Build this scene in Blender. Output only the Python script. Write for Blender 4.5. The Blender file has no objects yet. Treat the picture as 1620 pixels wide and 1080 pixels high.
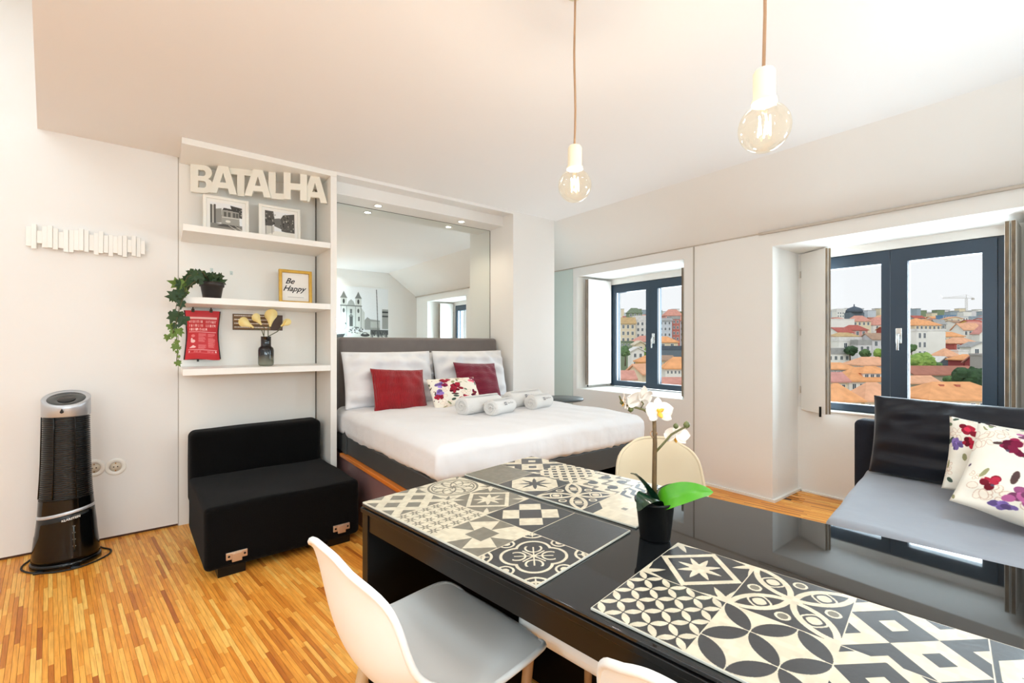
import bpy, bmesh, math, random
import numpy as np
from mathutils import Vector, Matrix

D = bpy.data
COL = bpy.context.scene.collection
SC = bpy.context.scene
PI = math.pi
R = math.radians

# ------------------------------------------------------------------ camera, world, lights, exposure
cam_d = D.cameras.new('camera')
cam_d.sensor_width = 36.0
cam_d.lens = 15.93
cam_d.shift_y = 0.0021
cam_d.clip_start = 0.02
cam_d.clip_end = 3000
cam = D.objects.new('camera', cam_d)
cam.location = (0, 0, 1.3)
cam.rotation_euler = (PI / 2, 0, -0.6575)
COL.objects.link(cam)
SC.camera = cam
SC.view_settings.view_transform = 'Standard'
SC.view_settings.look = 'None'
SC.view_settings.gamma = 1.0
SC.view_settings.use_curve_mapping = False
SC.view_settings.exposure = 0.40
SC.cycles.max_bounces = 12
SC.cycles.diffuse_bounces = 6
SC.cycles.glossy_bounces = 6
SC.cycles.transparent_max_bounces = 16
SC.cycles.sample_clamp_indirect = 6.0


def lin(c):
    return tuple((x / 12.92 if x <= 0.04045 else ((x + 0.055) / 1.055) ** 2.4) for x in [v / 255.0 for v in c])


# overcast sky: pale grey-blue overhead, whiter towards the horizon
wd = D.worlds.new('overcast_sky')
SC.world = wd
wd.use_nodes = True
wn = wd.node_tree
wn.nodes.clear()
w_out = wn.nodes.new('ShaderNodeOutputWorld')
w_bg = wn.nodes.new('ShaderNodeBackground')
w_tc = wn.nodes.new('ShaderNodeTexCoord')
w_sep = wn.nodes.new('ShaderNodeSeparateXYZ')
w_ramp = wn.nodes.new('ShaderNodeValToRGB')
w_noise = wn.nodes.new('ShaderNodeTexNoise')
w_noise.inputs['Scale'].default_value = 3.0
w_noise.inputs['Detail'].default_value = 4.0
w_mix = wn.nodes.new('ShaderNodeMixRGB')
w_mix.blend_type = 'MULTIPLY'
w_mix.inputs['Fac'].default_value = 0.10
w_ramp.color_ramp.elements[0].position = 0.0
w_ramp.color_ramp.elements[0].color = (0.97, 0.985, 1.0, 1)
w_ramp.color_ramp.elements[1].position = 1.0
w_ramp.color_ramp.elements[1].color = (0.80, 0.87, 0.95, 1)
wn.links.new(w_tc.outputs['Generated'], w_sep.inputs[0])
wn.links.new(w_sep.outputs['Z'], w_ramp.inputs[0])
wn.links.new(w_tc.outputs['Generated'], w_noise.inputs['Vector'])
wn.links.new(w_ramp.outputs[0], w_mix.inputs['Color1'])
wn.links.new(w_noise.outputs['Fac'], w_mix.inputs['Color2'])
wn.links.new(w_mix.outputs[0], w_bg.inputs['Color'])
wn.links.new(w_bg.outputs[0], w_out.inputs['Surface'])
w_bg.inputs['Strength'].default_value = 0.79


def light(kind, name, loc, energy, color, size=0.1, size_y=None, rot=(0, 0, 0), spot=None, blend=0.5):
    l = D.lights.new(name, kind)
    l.energy = energy
    l.color = color
    if kind == 'AREA':
        l.size = size
        if size_y:
            l.shape = 'RECTANGLE'
            l.size_y = size_y
    elif kind == 'SUN':
        l.angle = size
    else:
        l.shadow_soft_size = size
    if kind == 'SPOT':
        l.spot_size = spot
        l.spot_blend = blend
    o = D.objects.new(name, l)
    o.location = loc
    o.rotation_euler = rot
    COL.objects.link(o)
    return o


FILL_TINT = (0.95, 0.98, 1.0)
COOL = (0.74, 0.90, 1.0)
# daylight: soft sun through the cloud, roof light over the left side, daylight coming in at the two windows
light('SUN', 'cloud_sun', (20, -20, 60), 0.7, (1, 0.97, 0.92), size=0.5, rot=(R(48), 0, R(-60)))
light('AREA', 'roof_light_daylight', (-1.75, 1.5, 3.5), 38, COOL, size=2.2, size_y=4.2)
light('AREA', 'window_daylight', (4.70, 3.18, 1.42), 30, COOL, size=1.15, size_y=1.0, rot=(0, R(90), 0))
light('AREA', 'window_daylight', (4.70, 0.99, 1.40), 50, COOL, size=1.15, size_y=1.0, rot=(0, R(90), 0))
# fill spots at ceiling height, added out of view to brighten the room
FILL_SPOTS = ((0.55, 0.35), (0.6, -0.9), (0.7, -2.0), (0.15, 1.6), (1.45, 0.3), (2.3, 0.05))
for (x, y) in FILL_SPOTS:
    light('SPOT', 'fill_spot_light', (x, y, 2.60), 9, FILL_TINT, size=0.05, spot=R(150), blend=0.8)
# unseen point lights, added to lift the ceiling and upper walls
for (x, y, e) in ((0.45, -1.3, 52), (-0.75, 0.35, 21), (-1.6, -1.4, 27), (2.4, -0.02, 15)):
    light('POINT', 'fill_point_light', (x, y, 1.62), e, (0.67, 0.87, 1.0), size=0.12)
# niche spots over the bed
NICHE_SPOTS = ((1.507, 3.884), (2.36, 3.884))
for (x, y) in NICHE_SPOTS:
    light('SPOT', 'niche_spot_light', (x, y - 0.02, 2.495), 9, (1.0, 0.84, 0.62), size=0.03, spot=R(140), blend=0.9)
# bare bulbs
BULBS = ((1.24, 1.216, 1.903), (1.24, 0.532, 1.865))
for b in BULBS:
    light('POINT', 'bulb_light', b, 8.5, (1.0, 0.96, 0.90), size=0.016)


# ------------------------------------------------------------------ materials
def nodes_of(m):
    m.use_nodes = True
    nt = m.node_tree
    return nt, nt.nodes.get('Principled BSDF')


def mat(name, rgb, rough=0.6, metal=0.0, spec=0.5, var=0.0, vscale=8.0, bump=0.0, bscale=60.0, stretch=None, coat=0.0,
        sheen=0.0, emit=None, estr=0.0, rgb2=None, trans=0.0):
    m = D.materials.new(name)
    nt, b = nodes_of(m)
    c = lin(rgb)
    b.inputs['Base Color'].default_value = (*c, 1)
    b.inputs['Roughness'].default_value = rough
    b.inputs['Metallic'].default_value = metal
    b.inputs['Specular IOR Level'].default_value = spec
    b.inputs['Coat Weight'].default_value = coat
    b.inputs['Sheen Weight'].default_value = sheen
    if emit:
        b.inputs['Emission Color'].default_value = (*lin(emit), 1)
        b.inputs['Emission Strength'].default_value = estr
    tc = nt.nodes.new('ShaderNodeTexCoord')
    mp = nt.nodes.new('ShaderNodeMapping')
    nt.links.new(tc.outputs['Object'], mp.inputs['Vector'])
    if stretch:
        mp.inputs['Scale'].default_value = stretch
    if var > 0 or rgb2:
        n = nt.nodes.new('ShaderNodeTexNoise')
        n.inputs['Scale'].default_value = vscale
        n.inputs['Detail'].default_value = 5
        nt.links.new(mp.outputs[0], n.inputs['Vector'])
        r = nt.nodes.new('ShaderNodeValToRGB')
        r.color_ramp.elements[0].position = 0.3
        r.color_ramp.elements[1].position = 0.7
        c2 = lin(rgb2) if rgb2 else tuple(x * (1 - var) for x in c)
        r.color_ramp.elements[0].color = (*c2, 1)
        r.color_ramp.elements[1].color = (*c, 1)
        nt.links.new(n.outputs['Fac'], r.inputs[0])
        nt.links.new(r.outputs[0], b.inputs['Base Color'])
    if bump > 0:
        n2 = nt.nodes.new('ShaderNodeTexNoise')
        n2.inputs['Scale'].default_value = bscale
        n2.inputs['Detail'].default_value = 3
        nt.links.new(mp.outputs[0], n2.inputs['Vector'])
        bp = nt.nodes.new('ShaderNodeBump')
        bp.inputs['Strength'].default_value = bump
        bp.inputs['Distance'].default_value = 0.01
        nt.links.new(n2.outputs['Fac'], bp.inputs['Height'])
        nt.links.new(bp.outputs[0], b.inputs['Normal'])
    return m


def wave_bump(m, scale, strength, direction='X', distortion=1.0):
    nt, b = nodes_of(m)
    tc = nt.nodes.new('ShaderNodeTexCoord')
    w = nt.nodes.new('ShaderNodeTexWave')
    w.bands_direction = direction
    w.inputs['Scale'].default_value = scale
    w.inputs['Distortion'].default_value = distortion
    bp = nt.nodes.new('ShaderNodeBump')
    bp.inputs['Strength'].default_value = strength
    bp.inputs['Distance'].default_value = 0.01
    nt.links.new(tc.outputs['Object'], w.inputs['Vector'])
    nt.links.new(w.outputs['Fac'], bp.inputs['Height'])
    nt.links.new(bp.outputs[0], b.inputs['Normal'])
    return m


def img_mat(name, arr, rough=0.5, spec=0.5, coat=0.0, bump=0.0, bscale=60):
    """flat print drawn in this script (arr: h x w x 3, sRGB 0..1, row 0 at the bottom)"""
    h, w, _ = arr.shape
    im = D.images.new(name, w, h)
    px = np.ones((h, w, 4), dtype=np.float32)
    px[..., :3] = np.clip(arr, 0, 1)
    im.pixels.foreach_set(px.ravel())
    im.update()
    im.pack()
    m = mat(name, (200, 200, 200), rough, spec=spec, coat=coat, bump=bump, bscale=bscale)
    nt, b = nodes_of(m)
    t = nt.nodes.new('ShaderNodeTexImage')
    t.image = im
    t.extension = 'EXTEND'
    nt.links.new(t.outputs['Color'], b.inputs['Base Color'])
    return m


def glass_mat(name, tint=(1, 1, 1), gloss=0.08, rough=0.0):
    m = D.materials.new(name)
    m.use_nodes = True
    nt = m.node_tree
    nt.nodes.clear()
    o = nt.nodes.new('ShaderNodeOutputMaterial')
    mx = nt.nodes.new('ShaderNodeMixShader')
    tr = nt.nodes.new('ShaderNodeBsdfTransparent')
    gl = nt.nodes.new('ShaderNodeBsdfGlossy')
    fr = nt.nodes.new('ShaderNodeFresnel')
    fr.inputs['IOR'].default_value = 1.45
    ma = nt.nodes.new('ShaderNodeMath')
    ma.operation = 'MULTIPLY'
    ma.inputs[1].default_value = gloss / 0.04
    nt.links.new(fr.outputs[0], ma.inputs[0])
    tr.inputs['Color'].default_value = (*tint, 1)
    gl.inputs['Roughness'].default_value = rough
    nt.links.new(ma.outputs[0], mx.inputs['Fac'])
    nt.links.new(tr.outputs[0], mx.inputs[1])
    nt.links.new(gl.outputs[0], mx.inputs[2])
    nt.links.new(mx.outputs[0], o.inputs['Surface'])
    return m


def bulb_mat():
    """lit tinted globe: mostly clear, a faint reflection at grazing angles, a little glow of its own light in the glass"""
    m = D.materials.new('amber_bulb_glass')
    m.use_nodes = True
    nt = m.node_tree
    nt.nodes.clear()
    o = nt.nodes.new('ShaderNodeOutputMaterial')
    tr = nt.nodes.new('ShaderNodeBsdfTransparent'); tr.inputs['Color'].default_value = (0.93, 0.89, 0.82, 1)
    gl = nt.nodes.new('ShaderNodeBsdfGlossy'); gl.inputs['Roughness'].default_value = 0.03
    em = nt.nodes.new('ShaderNodeEmission'); em.inputs['Color'].default_value = (1.0, 0.86, 0.62, 1); em.inputs['Strength'].default_value = 0.07
    lw = nt.nodes.new('ShaderNodeLayerWeight'); lw.inputs['Blend'].default_value = 0.22
    pw = nt.nodes.new('ShaderNodeMath'); pw.operation = 'MULTIPLY'; pw.inputs[1].default_value = 0.55
    mx = nt.nodes.new('ShaderNodeMixShader'); ad = nt.nodes.new('ShaderNodeAddShader')
    nt.links.new(lw.outputs['Facing'], pw.inputs[0]); nt.links.new(pw.outputs[0], mx.inputs['Fac'])
    nt.links.new(tr.outputs[0], mx.inputs[1]); nt.links.new(gl.outputs[0], mx.inputs[2])
    nt.links.new(mx.outputs[0], ad.inputs[0]); nt.links.new(em.outputs[0], ad.inputs[1])
    nt.links.new(ad.outputs[0], o.inputs['Surface'])
    return m


M = {}
M['wall'] = mat('white_wall_paint', (237, 234, 230), 0.75, spec=0.25, var=0.015, vscale=1.5, bump=0.05, bscale=25)
M['plaster'] = mat('white_plaster', (240, 237, 232), 0.8, spec=0.2, var=0.012, vscale=3, bump=0.06, bscale=18)
M['ceil'] = mat('white_ceiling_paint', (240, 237, 234), 0.85, spec=0.2, var=0.01, vscale=1.0)
M['lacq'] = mat('white_lacquer', (242, 239, 233), 0.35, spec=0.4, var=0.01, vscale=2)
M['gapdark'] = mat('dark_joint', (70, 58, 48), 0.8)
M['gapmid'] = mat('grey_joint', (188, 180, 170), 0.8)
M['base'] = mat('dark_wood_plinth', (86, 52, 30), 0.6, var=0.2, vscale=20)
M['rail'] = mat('beige_rail', (196, 184, 170), 0.6)
M['frost'] = mat('pale_green_glass_panel', (208, 220, 214), 0.12, spec=0.6)
M['metal'] = mat('brushed_metal', (190, 190, 190), 0.3, metal=1.0, bump=0.05)
M['chrome'] = mat('satin_chrome', (205, 205, 203), 0.22, metal=1.0)
M['mirror'] = mat('mirror_silvering', (232, 238, 236), 0.0, metal=1.0)
M['winframe'] = mat('slate_blue_window_paint', (36, 54, 70), 0.4, spec=0.5, var=0.06, vscale=3)
M['glass'] = glass_mat('window_glass', (0.985, 0.99, 0.99), 0.003)
M['blackgloss'] = mat('black_gloss', (10, 10, 11), 0.06, spec=0.5)
M['blackglass'] = mat('black_back_painted_glass', (20, 21, 22), 0.025, spec=0.6)
M['blacklac'] = mat('black_brown_lacquer', (13, 11, 10), 0.3, spec=0.3, var=0.1, vscale=10)
M['blackfab'] = mat('black_upholstery', (9, 8, 8), 0.95, spec=0.12, sheen=0.04, var=0.25, vscale=60, bump=0.5, bscale=260)
M['shell'] = mat('white_moulded_plastic', (236, 233, 228), 0.32, spec=0.45, var=0.01, vscale=2)
M['shell_shaded'] = mat('shaded_moulded_plastic', (206, 189, 160), 0.34, spec=0.4, var=0.01, vscale=2)  # copy of the white shell, warm shade of the far chair put into its colour
M['shell_beech'] = mat('beech_leg', (205, 160, 110), 0.5, var=0.15, vscale=30, stretch=(1, 1, 0.15))
M['wire'] = mat('black_steel_wire', (20, 20, 20), 0.4, metal=0.6)
M['linen'] = mat('white_bed_linen', (226, 225, 226), 0.85, spec=0.15, sheen=0.08, var=0.02, vscale=6, bump=0.45, bscale=11)
M['towel'] = mat('white_terry_towel', (236, 233, 229), 0.95, spec=0.1, sheen=0.3, bump=0.8, bscale=240)
M['grey_head'] = mat('grey_brown_velour', (120, 112, 108), 0.8, spec=0.2, sheen=0.3, var=0.12, vscale=9, bump=0.2, bscale=200)
M['bedframe'] = mat('dark_slate_bed_frame', (62, 64, 64), 0.5, var=0.08, vscale=8)
M['riser'] = mat('mauve_brown_lacquer', (140, 106, 104), 0.2, spec=0.5, var=0.12, vscale=2.5)
M['woodedge'] = mat('orange_wood_edge', (224, 128, 48), 0.35, var=0.3, vscale=25, stretch=(1, 0.1, 1))
M['orange'] = mat('x', (0, 0, 0))
M['redvel'] = wave_bump(mat('red_ribbed_velvet', (156, 16, 26), 0.75, spec=0.25, sheen=0.25, var=0.25, vscale=14), 26, 0.55, 'X', 2.2)
M['winevel'] = wave_bump(mat('wine_ribbed_velvet', (126, 12, 44), 0.75, spec=0.25, sheen=0.25, var=0.2, vscale=14), 26, 0.55, 'Z', 2.0)
M['navyvel'] = mat('dark_navy_velvet', (12, 14, 27), 0.5, spec=0.35, sheen=0.12, var=0.3, vscale=7, bump=0.25, bscale=14)
M['sofagrey'] = mat('grey_sofa_sheet', (154, 158, 166), 0.9, spec=0.15, sheen=0.15, var=0.04, vscale=10, bump=0.3, bscale=12)
M['sofaback'] = mat('charcoal_sofa_fabric', (36, 38, 46), 0.9, spec=0.2, var=0.1, vscale=50, bump=0.3, bscale=200)
M['potblack'] = mat('black_plastic_pot', (9, 9, 10), 0.45, spec=0.3)
M['potdark'] = mat('dark_brown_pot', (44, 38, 36), 0.45, var=0.15, vscale=10)
M['soil'] = mat('potting_bark', (46, 34, 26), 0.95, var=0.5, vscale=60, bump=1.0, bscale=90)
M['ivy'] = mat('ivy_leaf', (50, 78, 34), 0.45, spec=0.4, rgb2=(28, 52, 26), vscale=25)
M['ivylight'] = mat('ivy_young_leaf', (112, 134, 56), 0.5, spec=0.35, rgb2=(80, 108, 44), vscale=25)
M['vine'] = mat('ivy_stem', (96, 84, 50), 0.7, var=0.2, vscale=30)
M['orchleaf'] = mat('bright_green_orchid_leaf', (84, 160, 24), 0.3, spec=0.45, rgb2=(62, 138, 20), vscale=12)
M['orchdark'] = mat('dark_green_orchid_leaf', (22, 58, 34), 0.25, spec=0.5, rgb2=(14, 42, 26), vscale=12)
M['stake'] = mat('brown_orchid_stem', (112, 84, 46), 0.6, rgb2=(84, 62, 34), vscale=60)
M['orchstem'] = mat('olive_orchid_stem', (110, 104, 56), 0.5, rgb2=(84, 80, 44), vscale=60)
M['petal'] = mat('white_orchid_petal', (240, 230, 220), 0.6, spec=0.2, rgb2=(232, 218, 204), vscale=18, sheen=0.2)
M['petalyel'] = mat('yellow_orchid_lip', (240, 190, 60), 0.5, rgb2=(228, 160, 50), vscale=40)
M['bud'] = mat('green_orchid_bud', (104, 110, 58), 0.45, rgb2=(80, 84, 46), vscale=40)
M['calla'] = mat('yellow_calla', (246, 230, 168), 0.5, spec=0.3, rgb2=(238, 214, 136), vscale=16)
M['callastem'] = mat('grey_green_stem', (88, 92, 60), 0.5, var=0.2, vscale=40)
M['vase'] = mat('smoked_glass', (16, 18, 22), 0.06, spec=0.6)
M['gold'] = mat('gold_frame', (206, 164, 66), 0.4, metal=0.35, rgb2=(190, 146, 52), vscale=20)
M['whiteframe'] = mat('white_frame', (244, 240, 230), 0.45, var=0.02, vscale=4)
M['paper'] = mat('white_paper', (242, 238, 232), 0.7)
M['ink'] = mat('black_ink', (30, 28, 30), 0.7)
M['greyink'] = mat('grey_ink', (120, 116, 120), 0.8)
M['whiteink'] = mat('white_print', (232, 232, 230), 0.6)
M['letter'] = mat('white_painted_letter', (242, 238, 226), 0.55, var=0.02, vscale=5)
M['silver'] = mat('silver_plastic', (192, 194, 198), 0.32, metal=0.55)
M['fanblack'] = mat('glossy_black_plastic', (8, 9, 10), 0.11, spec=0.4)
M['fandark'] = mat('dark_grille', (15, 18, 21), 0.28, spec=0.6)
M['smoke'] = mat('smoked_dial', (38, 44, 44), 0.06, spec=0.8)
M['cord'] = mat('black_rubber_cord', (16, 16, 16), 0.6)
M['socket'] = mat('white_socket', (240, 236, 228), 0.35)
M['socketin'] = mat('beige_socket_recess', (222, 210, 190), 0.5)
M['pinmetal'] = mat('brass_pin', (170, 130, 80), 0.35, metal=1.0)
M['pendcord'] = mat('brown_cloth_cord', (176, 140, 108), 0.8, bump=0.4, bscale=300)
M['pendsock'] = mat('cream_ceramic_holder', (240, 228, 200), 0.45, var=0.02)
M['bulb'] = bulb_mat()
M['filament'] = mat('lit_filament', (255, 226, 170), 0.5, emit=(255, 226, 178), estr=14)
M['spotglow'] = mat('lit_spot', (255, 250, 240), 0.5, emit=(255, 246, 230), estr=9)
M['hdark'] = mat('dark_table_top', (72, 80, 82), 0.35, spec=0.5)
M['shutedge'] = mat('weathered_wood_edge', (140, 118, 92), 0.8, rgb2=(96, 84, 72), vscale=30, stretch=(1, 1, 0.3), bump=0.6)
M['shutter'] = mat('white_shutter_paint', (240, 236, 230), 0.6, var=0.015, vscale=4)
M['bamboo'] = mat('brown_bamboo_board', (150, 116, 76), 0.5, rgb2=(120, 90, 58), vscale=18, stretch=(0.3, 1, 1))
M['bamboodark'] = mat('dark_brown_board', (86, 62, 50), 0.5, var=0.2, vscale=18)
M['pouchedge'] = mat('black_binding', (34, 20, 22), 0.8)
M['copper'] = mat('pinkish_steel_plate', (214, 196, 178), 0.32, metal=0.8)


# ------------------------------------------------------------------ objects
def tag(o, label=None, cat=None, group=None, kind=None):
    if label: o['label'] = label
    if cat: o['category'] = cat
    if group: o['group'] = group
    if kind: o['kind'] = kind
    return o


def empty(name, loc=(0, 0, 0), rz=0.0, label=None, cat=None, group=None):
    o = D.objects.new(name, None)
    o.empty_display_size = 0.05
    o.location = loc
    o.rotation_euler = (0, 0, rz)
    COL.objects.link(o)
    return tag(o, label, cat, group)


def link(name, me, parent=None, loc=(0, 0, 0), rot=(0, 0, 0)):
    o = D.objects.new(name, me)
    o.location = loc
    o.rotation_euler = rot
    COL.objects.link(o)
    if parent: o.parent = parent
    return o


def dup(o, parent=None, loc=None, rot=None):
    c = o.copy()
    COL.objects.link(c)
    c.parent = parent
    if loc is not None: c.location = loc
    if rot is not None: c.rotation_euler = rot
    for ch in list(o.children):
        dup(ch, c)
    return c


class MB:
    """collects vertices, faces, uvs and material slots; build() links them as one mesh object"""

    def __init__(s):
        s.v = []; s.f = []; s.mi = []; s.uv = {}; s.sm = []
        s.cur = 0; s.smooth = False; s.weighted = False

    def add(s, vs, fs, uvs=None, T=None):
        b = len(s.v)
        if T is not None:
            vs = [tuple(T @ Vector(p)) for p in vs]
        s.v.extend([tuple(p) for p in vs])
        for k, f in enumerate(fs):
            if uvs: s.uv[len(s.f)] = [uvs[i] for i in f]
            s.f.append(tuple(i + b for i in f))
            s.mi.append(s.cur)
            s.sm.append(s.smooth)
        return s

    def box(s, x0, x1, y0, y1, z0, z1, T=None):
        v = [(x0, y0, z0), (x1, y0, z0), (x1, y1, z0), (x0, y1, z0), (x0, y0, z1), (x1, y0, z1), (x1, y1, z1), (x0, y1, z1)]
        f = [(0, 3, 2, 1), (4, 5, 6, 7), (0, 1, 5, 4), (1, 2, 6, 5), (2, 3, 7, 6), (3, 0, 4, 7)]
        return s.add(v, f, T=T)

    def rbox(s, x0, x1, y0, y1, z0, z1, r, nr=2, mid=(1, 1, 1), fn=None, T=None):
        lo = (x0, y0, z0); hi = (x1, y1, z1)
        r = min(r, *(0.499 * (h - l) for l, h in zip(lo, hi)))
        ax = []
        for l, h, m in zip(lo, hi, mid):
            a = [l + r * (1 - math.cos(i / nr * PI / 2)) if False else l + r * i / nr for i in range(nr + 1)]
            c = [l + r + (h - l - 2 * r) * i / m for i in range(1, m)]
            e = [h - r + r * i / nr for i in range(nr + 1)]
            ax.append(a + c + e)
        idx = {}; vs = []; fs = []

        def P(i, j, k):
            key = (i, j, k)
            if key in idx: return idx[key]
            q = (ax[0][i], ax[1][j], ax[2][k])
            c = [min(max(q[a], lo[a] + r), hi[a] - r) for a in range(3)]
            d = [q[a] - c[a] for a in range(3)]
            # map cube corner region on to the round
            d = [math.copysign(math.tan(abs(t) / r * PI / 4), t) if abs(t) > 1e-9 else 0 for t in d]
            n = math.sqrt(sum(t * t for t in d)) or 1
            p = tuple(c[a] + r * d[a] / n for a in range(3))
            if fn: p = fn(p)
            idx[key] = len(vs); vs.append(p)
            return idx[key]
        nx, ny, nz = (len(a) - 1 for a in ax)
        for i in range(nx):
            for j in range(ny):
                fs.append((P(i, j, 0), P(i, j + 1, 0), P(i + 1, j + 1, 0), P(i + 1, j, 0)))
                fs.append((P(i, j, nz), P(i + 1, j, nz), P(i + 1, j + 1, nz), P(i, j + 1, nz)))
        for i in range(nx):
            for k in range(nz):
                fs.append((P(i, 0, k), P(i + 1, 0, k), P(i + 1, 0, k + 1), P(i, 0, k + 1)))
                fs.append((P(i, ny, k), P(i, ny, k + 1), P(i + 1, ny, k + 1), P(i + 1, ny, k)))
        for j in range(ny):
            for k in range(nz):
                fs.append((P(0, j, k), P(0, j, k + 1), P(0, j + 1, k + 1), P(0, j + 1, k)))
                fs.append((P(nx, j, k), P(nx, j + 1, k), P(nx, j + 1, k + 1), P(nx, j, k + 1)))
        sm = s.smooth; s.smooth = True; s.weighted = True
        s.add(vs, fs, T=T)
        s.smooth = sm
        return s

    def lathe(s, prof, n=24, cap=True, sx=1.0, sy=1.0, T=None, fn=None):
        vs = []; fs = []
        for (r, z) in prof:
            for i in range(n):
                a = 2 * PI * i / n
                p = (r * math.cos(a) * sx, r * math.sin(a) * sy, z)
                vs.append(fn(p) if fn else p)
        m = len(prof)
        for j in range(m - 1):
            for i in range(n):
                i2 = (i + 1) % n
                fs.append((j * n + i, j * n + i2, (j + 1) * n + i2, (j + 1) * n + i))
        if cap:
            fs.append(tuple(reversed(range(n))))
            fs.append(tuple((m - 1) * n + i for i in range(n)))
        sm = s.smooth; s.smooth = True
        s.add(vs, fs, T=T)
        s.smooth = sm
        return s

    def tube(s, pts, r, n=8, closed=False, r1=None, T=None):
        pts = [Vector(p) for p in pts]
        N = len(pts); vs = []; fs = []
        up = Vector((0.13, 0.21, 0.97))
        for i, p in enumerate(pts):
            if closed:
                t = pts[(i + 1) % N] - pts[i - 1]
            else:
                t = pts[min(i + 1, N - 1)] - pts[max(i - 1, 0)]
            t.normalize()
            a = t.cross(up)
            if a.length < 0.05: a = t.cross(Vector((1, 0.1, 0)))
            a.normalize(); b = t.cross(a)
            rr = r if r1 is None else r + (r1 - r) * i / max(N - 1, 1)
            for k in range(n):
                th = 2 * PI * k / n
                vs.append(tuple(p + a * (rr * math.cos(th)) + b * (rr * math.sin(th))))
        for i in range(N if closed else N - 1):
            i2 = (i + 1) % N
            for k in range(n):
                k2 = (k + 1) % n
                fs.append((i * n + k, i * n + k2, i2 * n + k2, i2 * n + k))
        if not closed:
            fs.append(tuple(reversed(range(n)))); fs.append(tuple((N - 1) * n + k for k in range(n)))
        sm = s.smooth; s.smooth = True
        s.add(vs, fs, T=T)
        s.smooth = sm
        return s

    def prism(s, poly, z0, z1, T=None):
        n = len(poly)
        vs = [(x, y, z0) for x, y in poly] + [(x, y, z1) for x, y in poly]
        fs = [tuple(reversed(range(n))), tuple(range(n, 2 * n))]
        for i in range(n):
            j = (i + 1) % n
            fs.append((i, j, n + j, n + i))
        return s.add(vs, fs, T=T)

    def quad_uv(s, pts, T=None):
        return s.add(pts, [(0, 1, 2, 3)], uvs=[(0, 0), (1, 0), (1, 1), (0, 1)], T=T)

    def grid(s, P, nu, nv, uv=True, T=None, closed_u=False):
        vs = []; uvs = []; fs = []
        for i in range(nu + 1):
            for j in range(nv + 1):
                u, v = i / nu, j / nv
                vs.append(P(u, v)); uvs.append((u, v))
        for i in range(nu):
            for j in range(nv):
                a = i * (nv + 1) + j
                fs.append((a, a + nv + 1, a + nv + 2, a + 1))
        sm = s.smooth; s.smooth = True
        s.add(vs, fs, uvs=uvs if uv else None, T=T)
        s.smooth = sm
        return s

    def mesh(s, name, mats):
        me = D.meshes.new(name)
        me.from_pydata(s.v, [], s.f)
        if not isinstance(mats, (list, tuple)): mats = [mats]
        for m in mats: me.materials.append(m)
        me.polygons.foreach_set('material_index', s.mi)
        me.polygons.foreach_set('use_smooth', s.sm)
        if s.uv:
            uvl = me.uv_layers.new(name='UVMap')
            for p in me.polygons:
                if p.index in s.uv:
                    for k, li in enumerate(p.loop_indices):
                        uvl.data[li].uv = s.uv[p.index][k]
        me.update()
        return me

    def build(s, name, mats, parent=None, loc=(0, 0, 0), rot=(0, 0, 0), recalc=True):
        me = s.mesh(name, mats)
        if recalc:
            bm = bmesh.new(); bm.from_mesh(me)
            bmesh.ops.recalc_face_normals(bm, faces=bm.faces)
            bm.to_mesh(me); bm.free()
        o = link(name, me, parent, loc, rot)
        if s.weighted:
            wm = o.modifiers.new('weighted_normals', 'WEIGHTED_NORMAL')
            wm.weight = 90
        return o


def chaikin(pts, n=2):
    for _ in range(n):
        q = [pts[0]]
        for a, b in zip(pts, pts[1:]):
            q.append(tuple(.75 * i + .25 * j for i, j in zip(a, b))); q.append(tuple(.25 * i + .75 * j for i, j in zip(a, b)))
        pts = q + [pts[-1]]
    return pts


def struct(o, label=None, cat=None):
    o['kind'] = 'structure'
    if label: o['label'] = label
    return o


def text_mesh(body, size, extrude=0.001, shear=0.0, bold=0.0, align='CENTER'):
    c = D.curves.new('lettering', 'FONT')
    c.body = body; c.size = size; c.extrude = extrude; c.shear = shear; c.offset = bold
    c.align_x = align; c.align_y = 'CENTER'; c.resolution_u = 3
    o = D.objects.new('lettering', c)
    COL.objects.link(o)
    bpy.context.view_layer.update()
    dg = bpy.context.evaluated_depsgraph_get()
    me = D.meshes.new_from_object(o.evaluated_get(dg))
    D.objects.remove(o)
    D.curves.remove(c)
    return me


# ------------------------------------------------------------------ prints drawn in numpy
def fillpoly(a, pts, col):
    """a: h x w x 3 with row 0 at the top while drawing, pts in 0..1 (x right, y down)"""
    h, w, _ = a.shape
    yy, xx = np.mgrid[0:h, 0:w]
    X = (xx + 0.5) / w; Y = (yy + 0.5) / h
    ins = np.zeros((h, w), bool)
    n = len(pts)
    for i in range(n):
        x0, y0 = pts[i]; x1, y1 = pts[(i + 1) % n]
        if y0 == y1: continue
        c = ((Y >= min(y0, y1)) & (Y < max(y0, y1)))
        xi = x0 + (Y - y0) * (x1 - x0) / (y1 - y0)
        ins ^= c & (X < xi)
    a[ins] = col
    return ins


def fillrect(a, x0, y0, x1, y1, col):
    h, w, _ = a.shape
    a[int(round(y0 * h)):int(round(y1 * h)), int(round(x0 * w)):int(round(x1 * w))] = col


def fillell(a, cx, cy, rx, ry, col, ang=0.0, mixv=1.0):
    h, w, _ = a.shape
    yy, xx = np.mgrid[0:h, 0:w]
    X = (xx + 0.5) / w - cx; Y = (yy + 0.5) / h - cy
    c, s = math.cos(ang), math.sin(ang)
    u = (X * c + Y * s) / rx; v = (-X * s + Y * c) / ry
    k = (u * u + v * v) <= 1
    a[k] = a[k] * (1 - mixv) + np.array(col) * mixv


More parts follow.
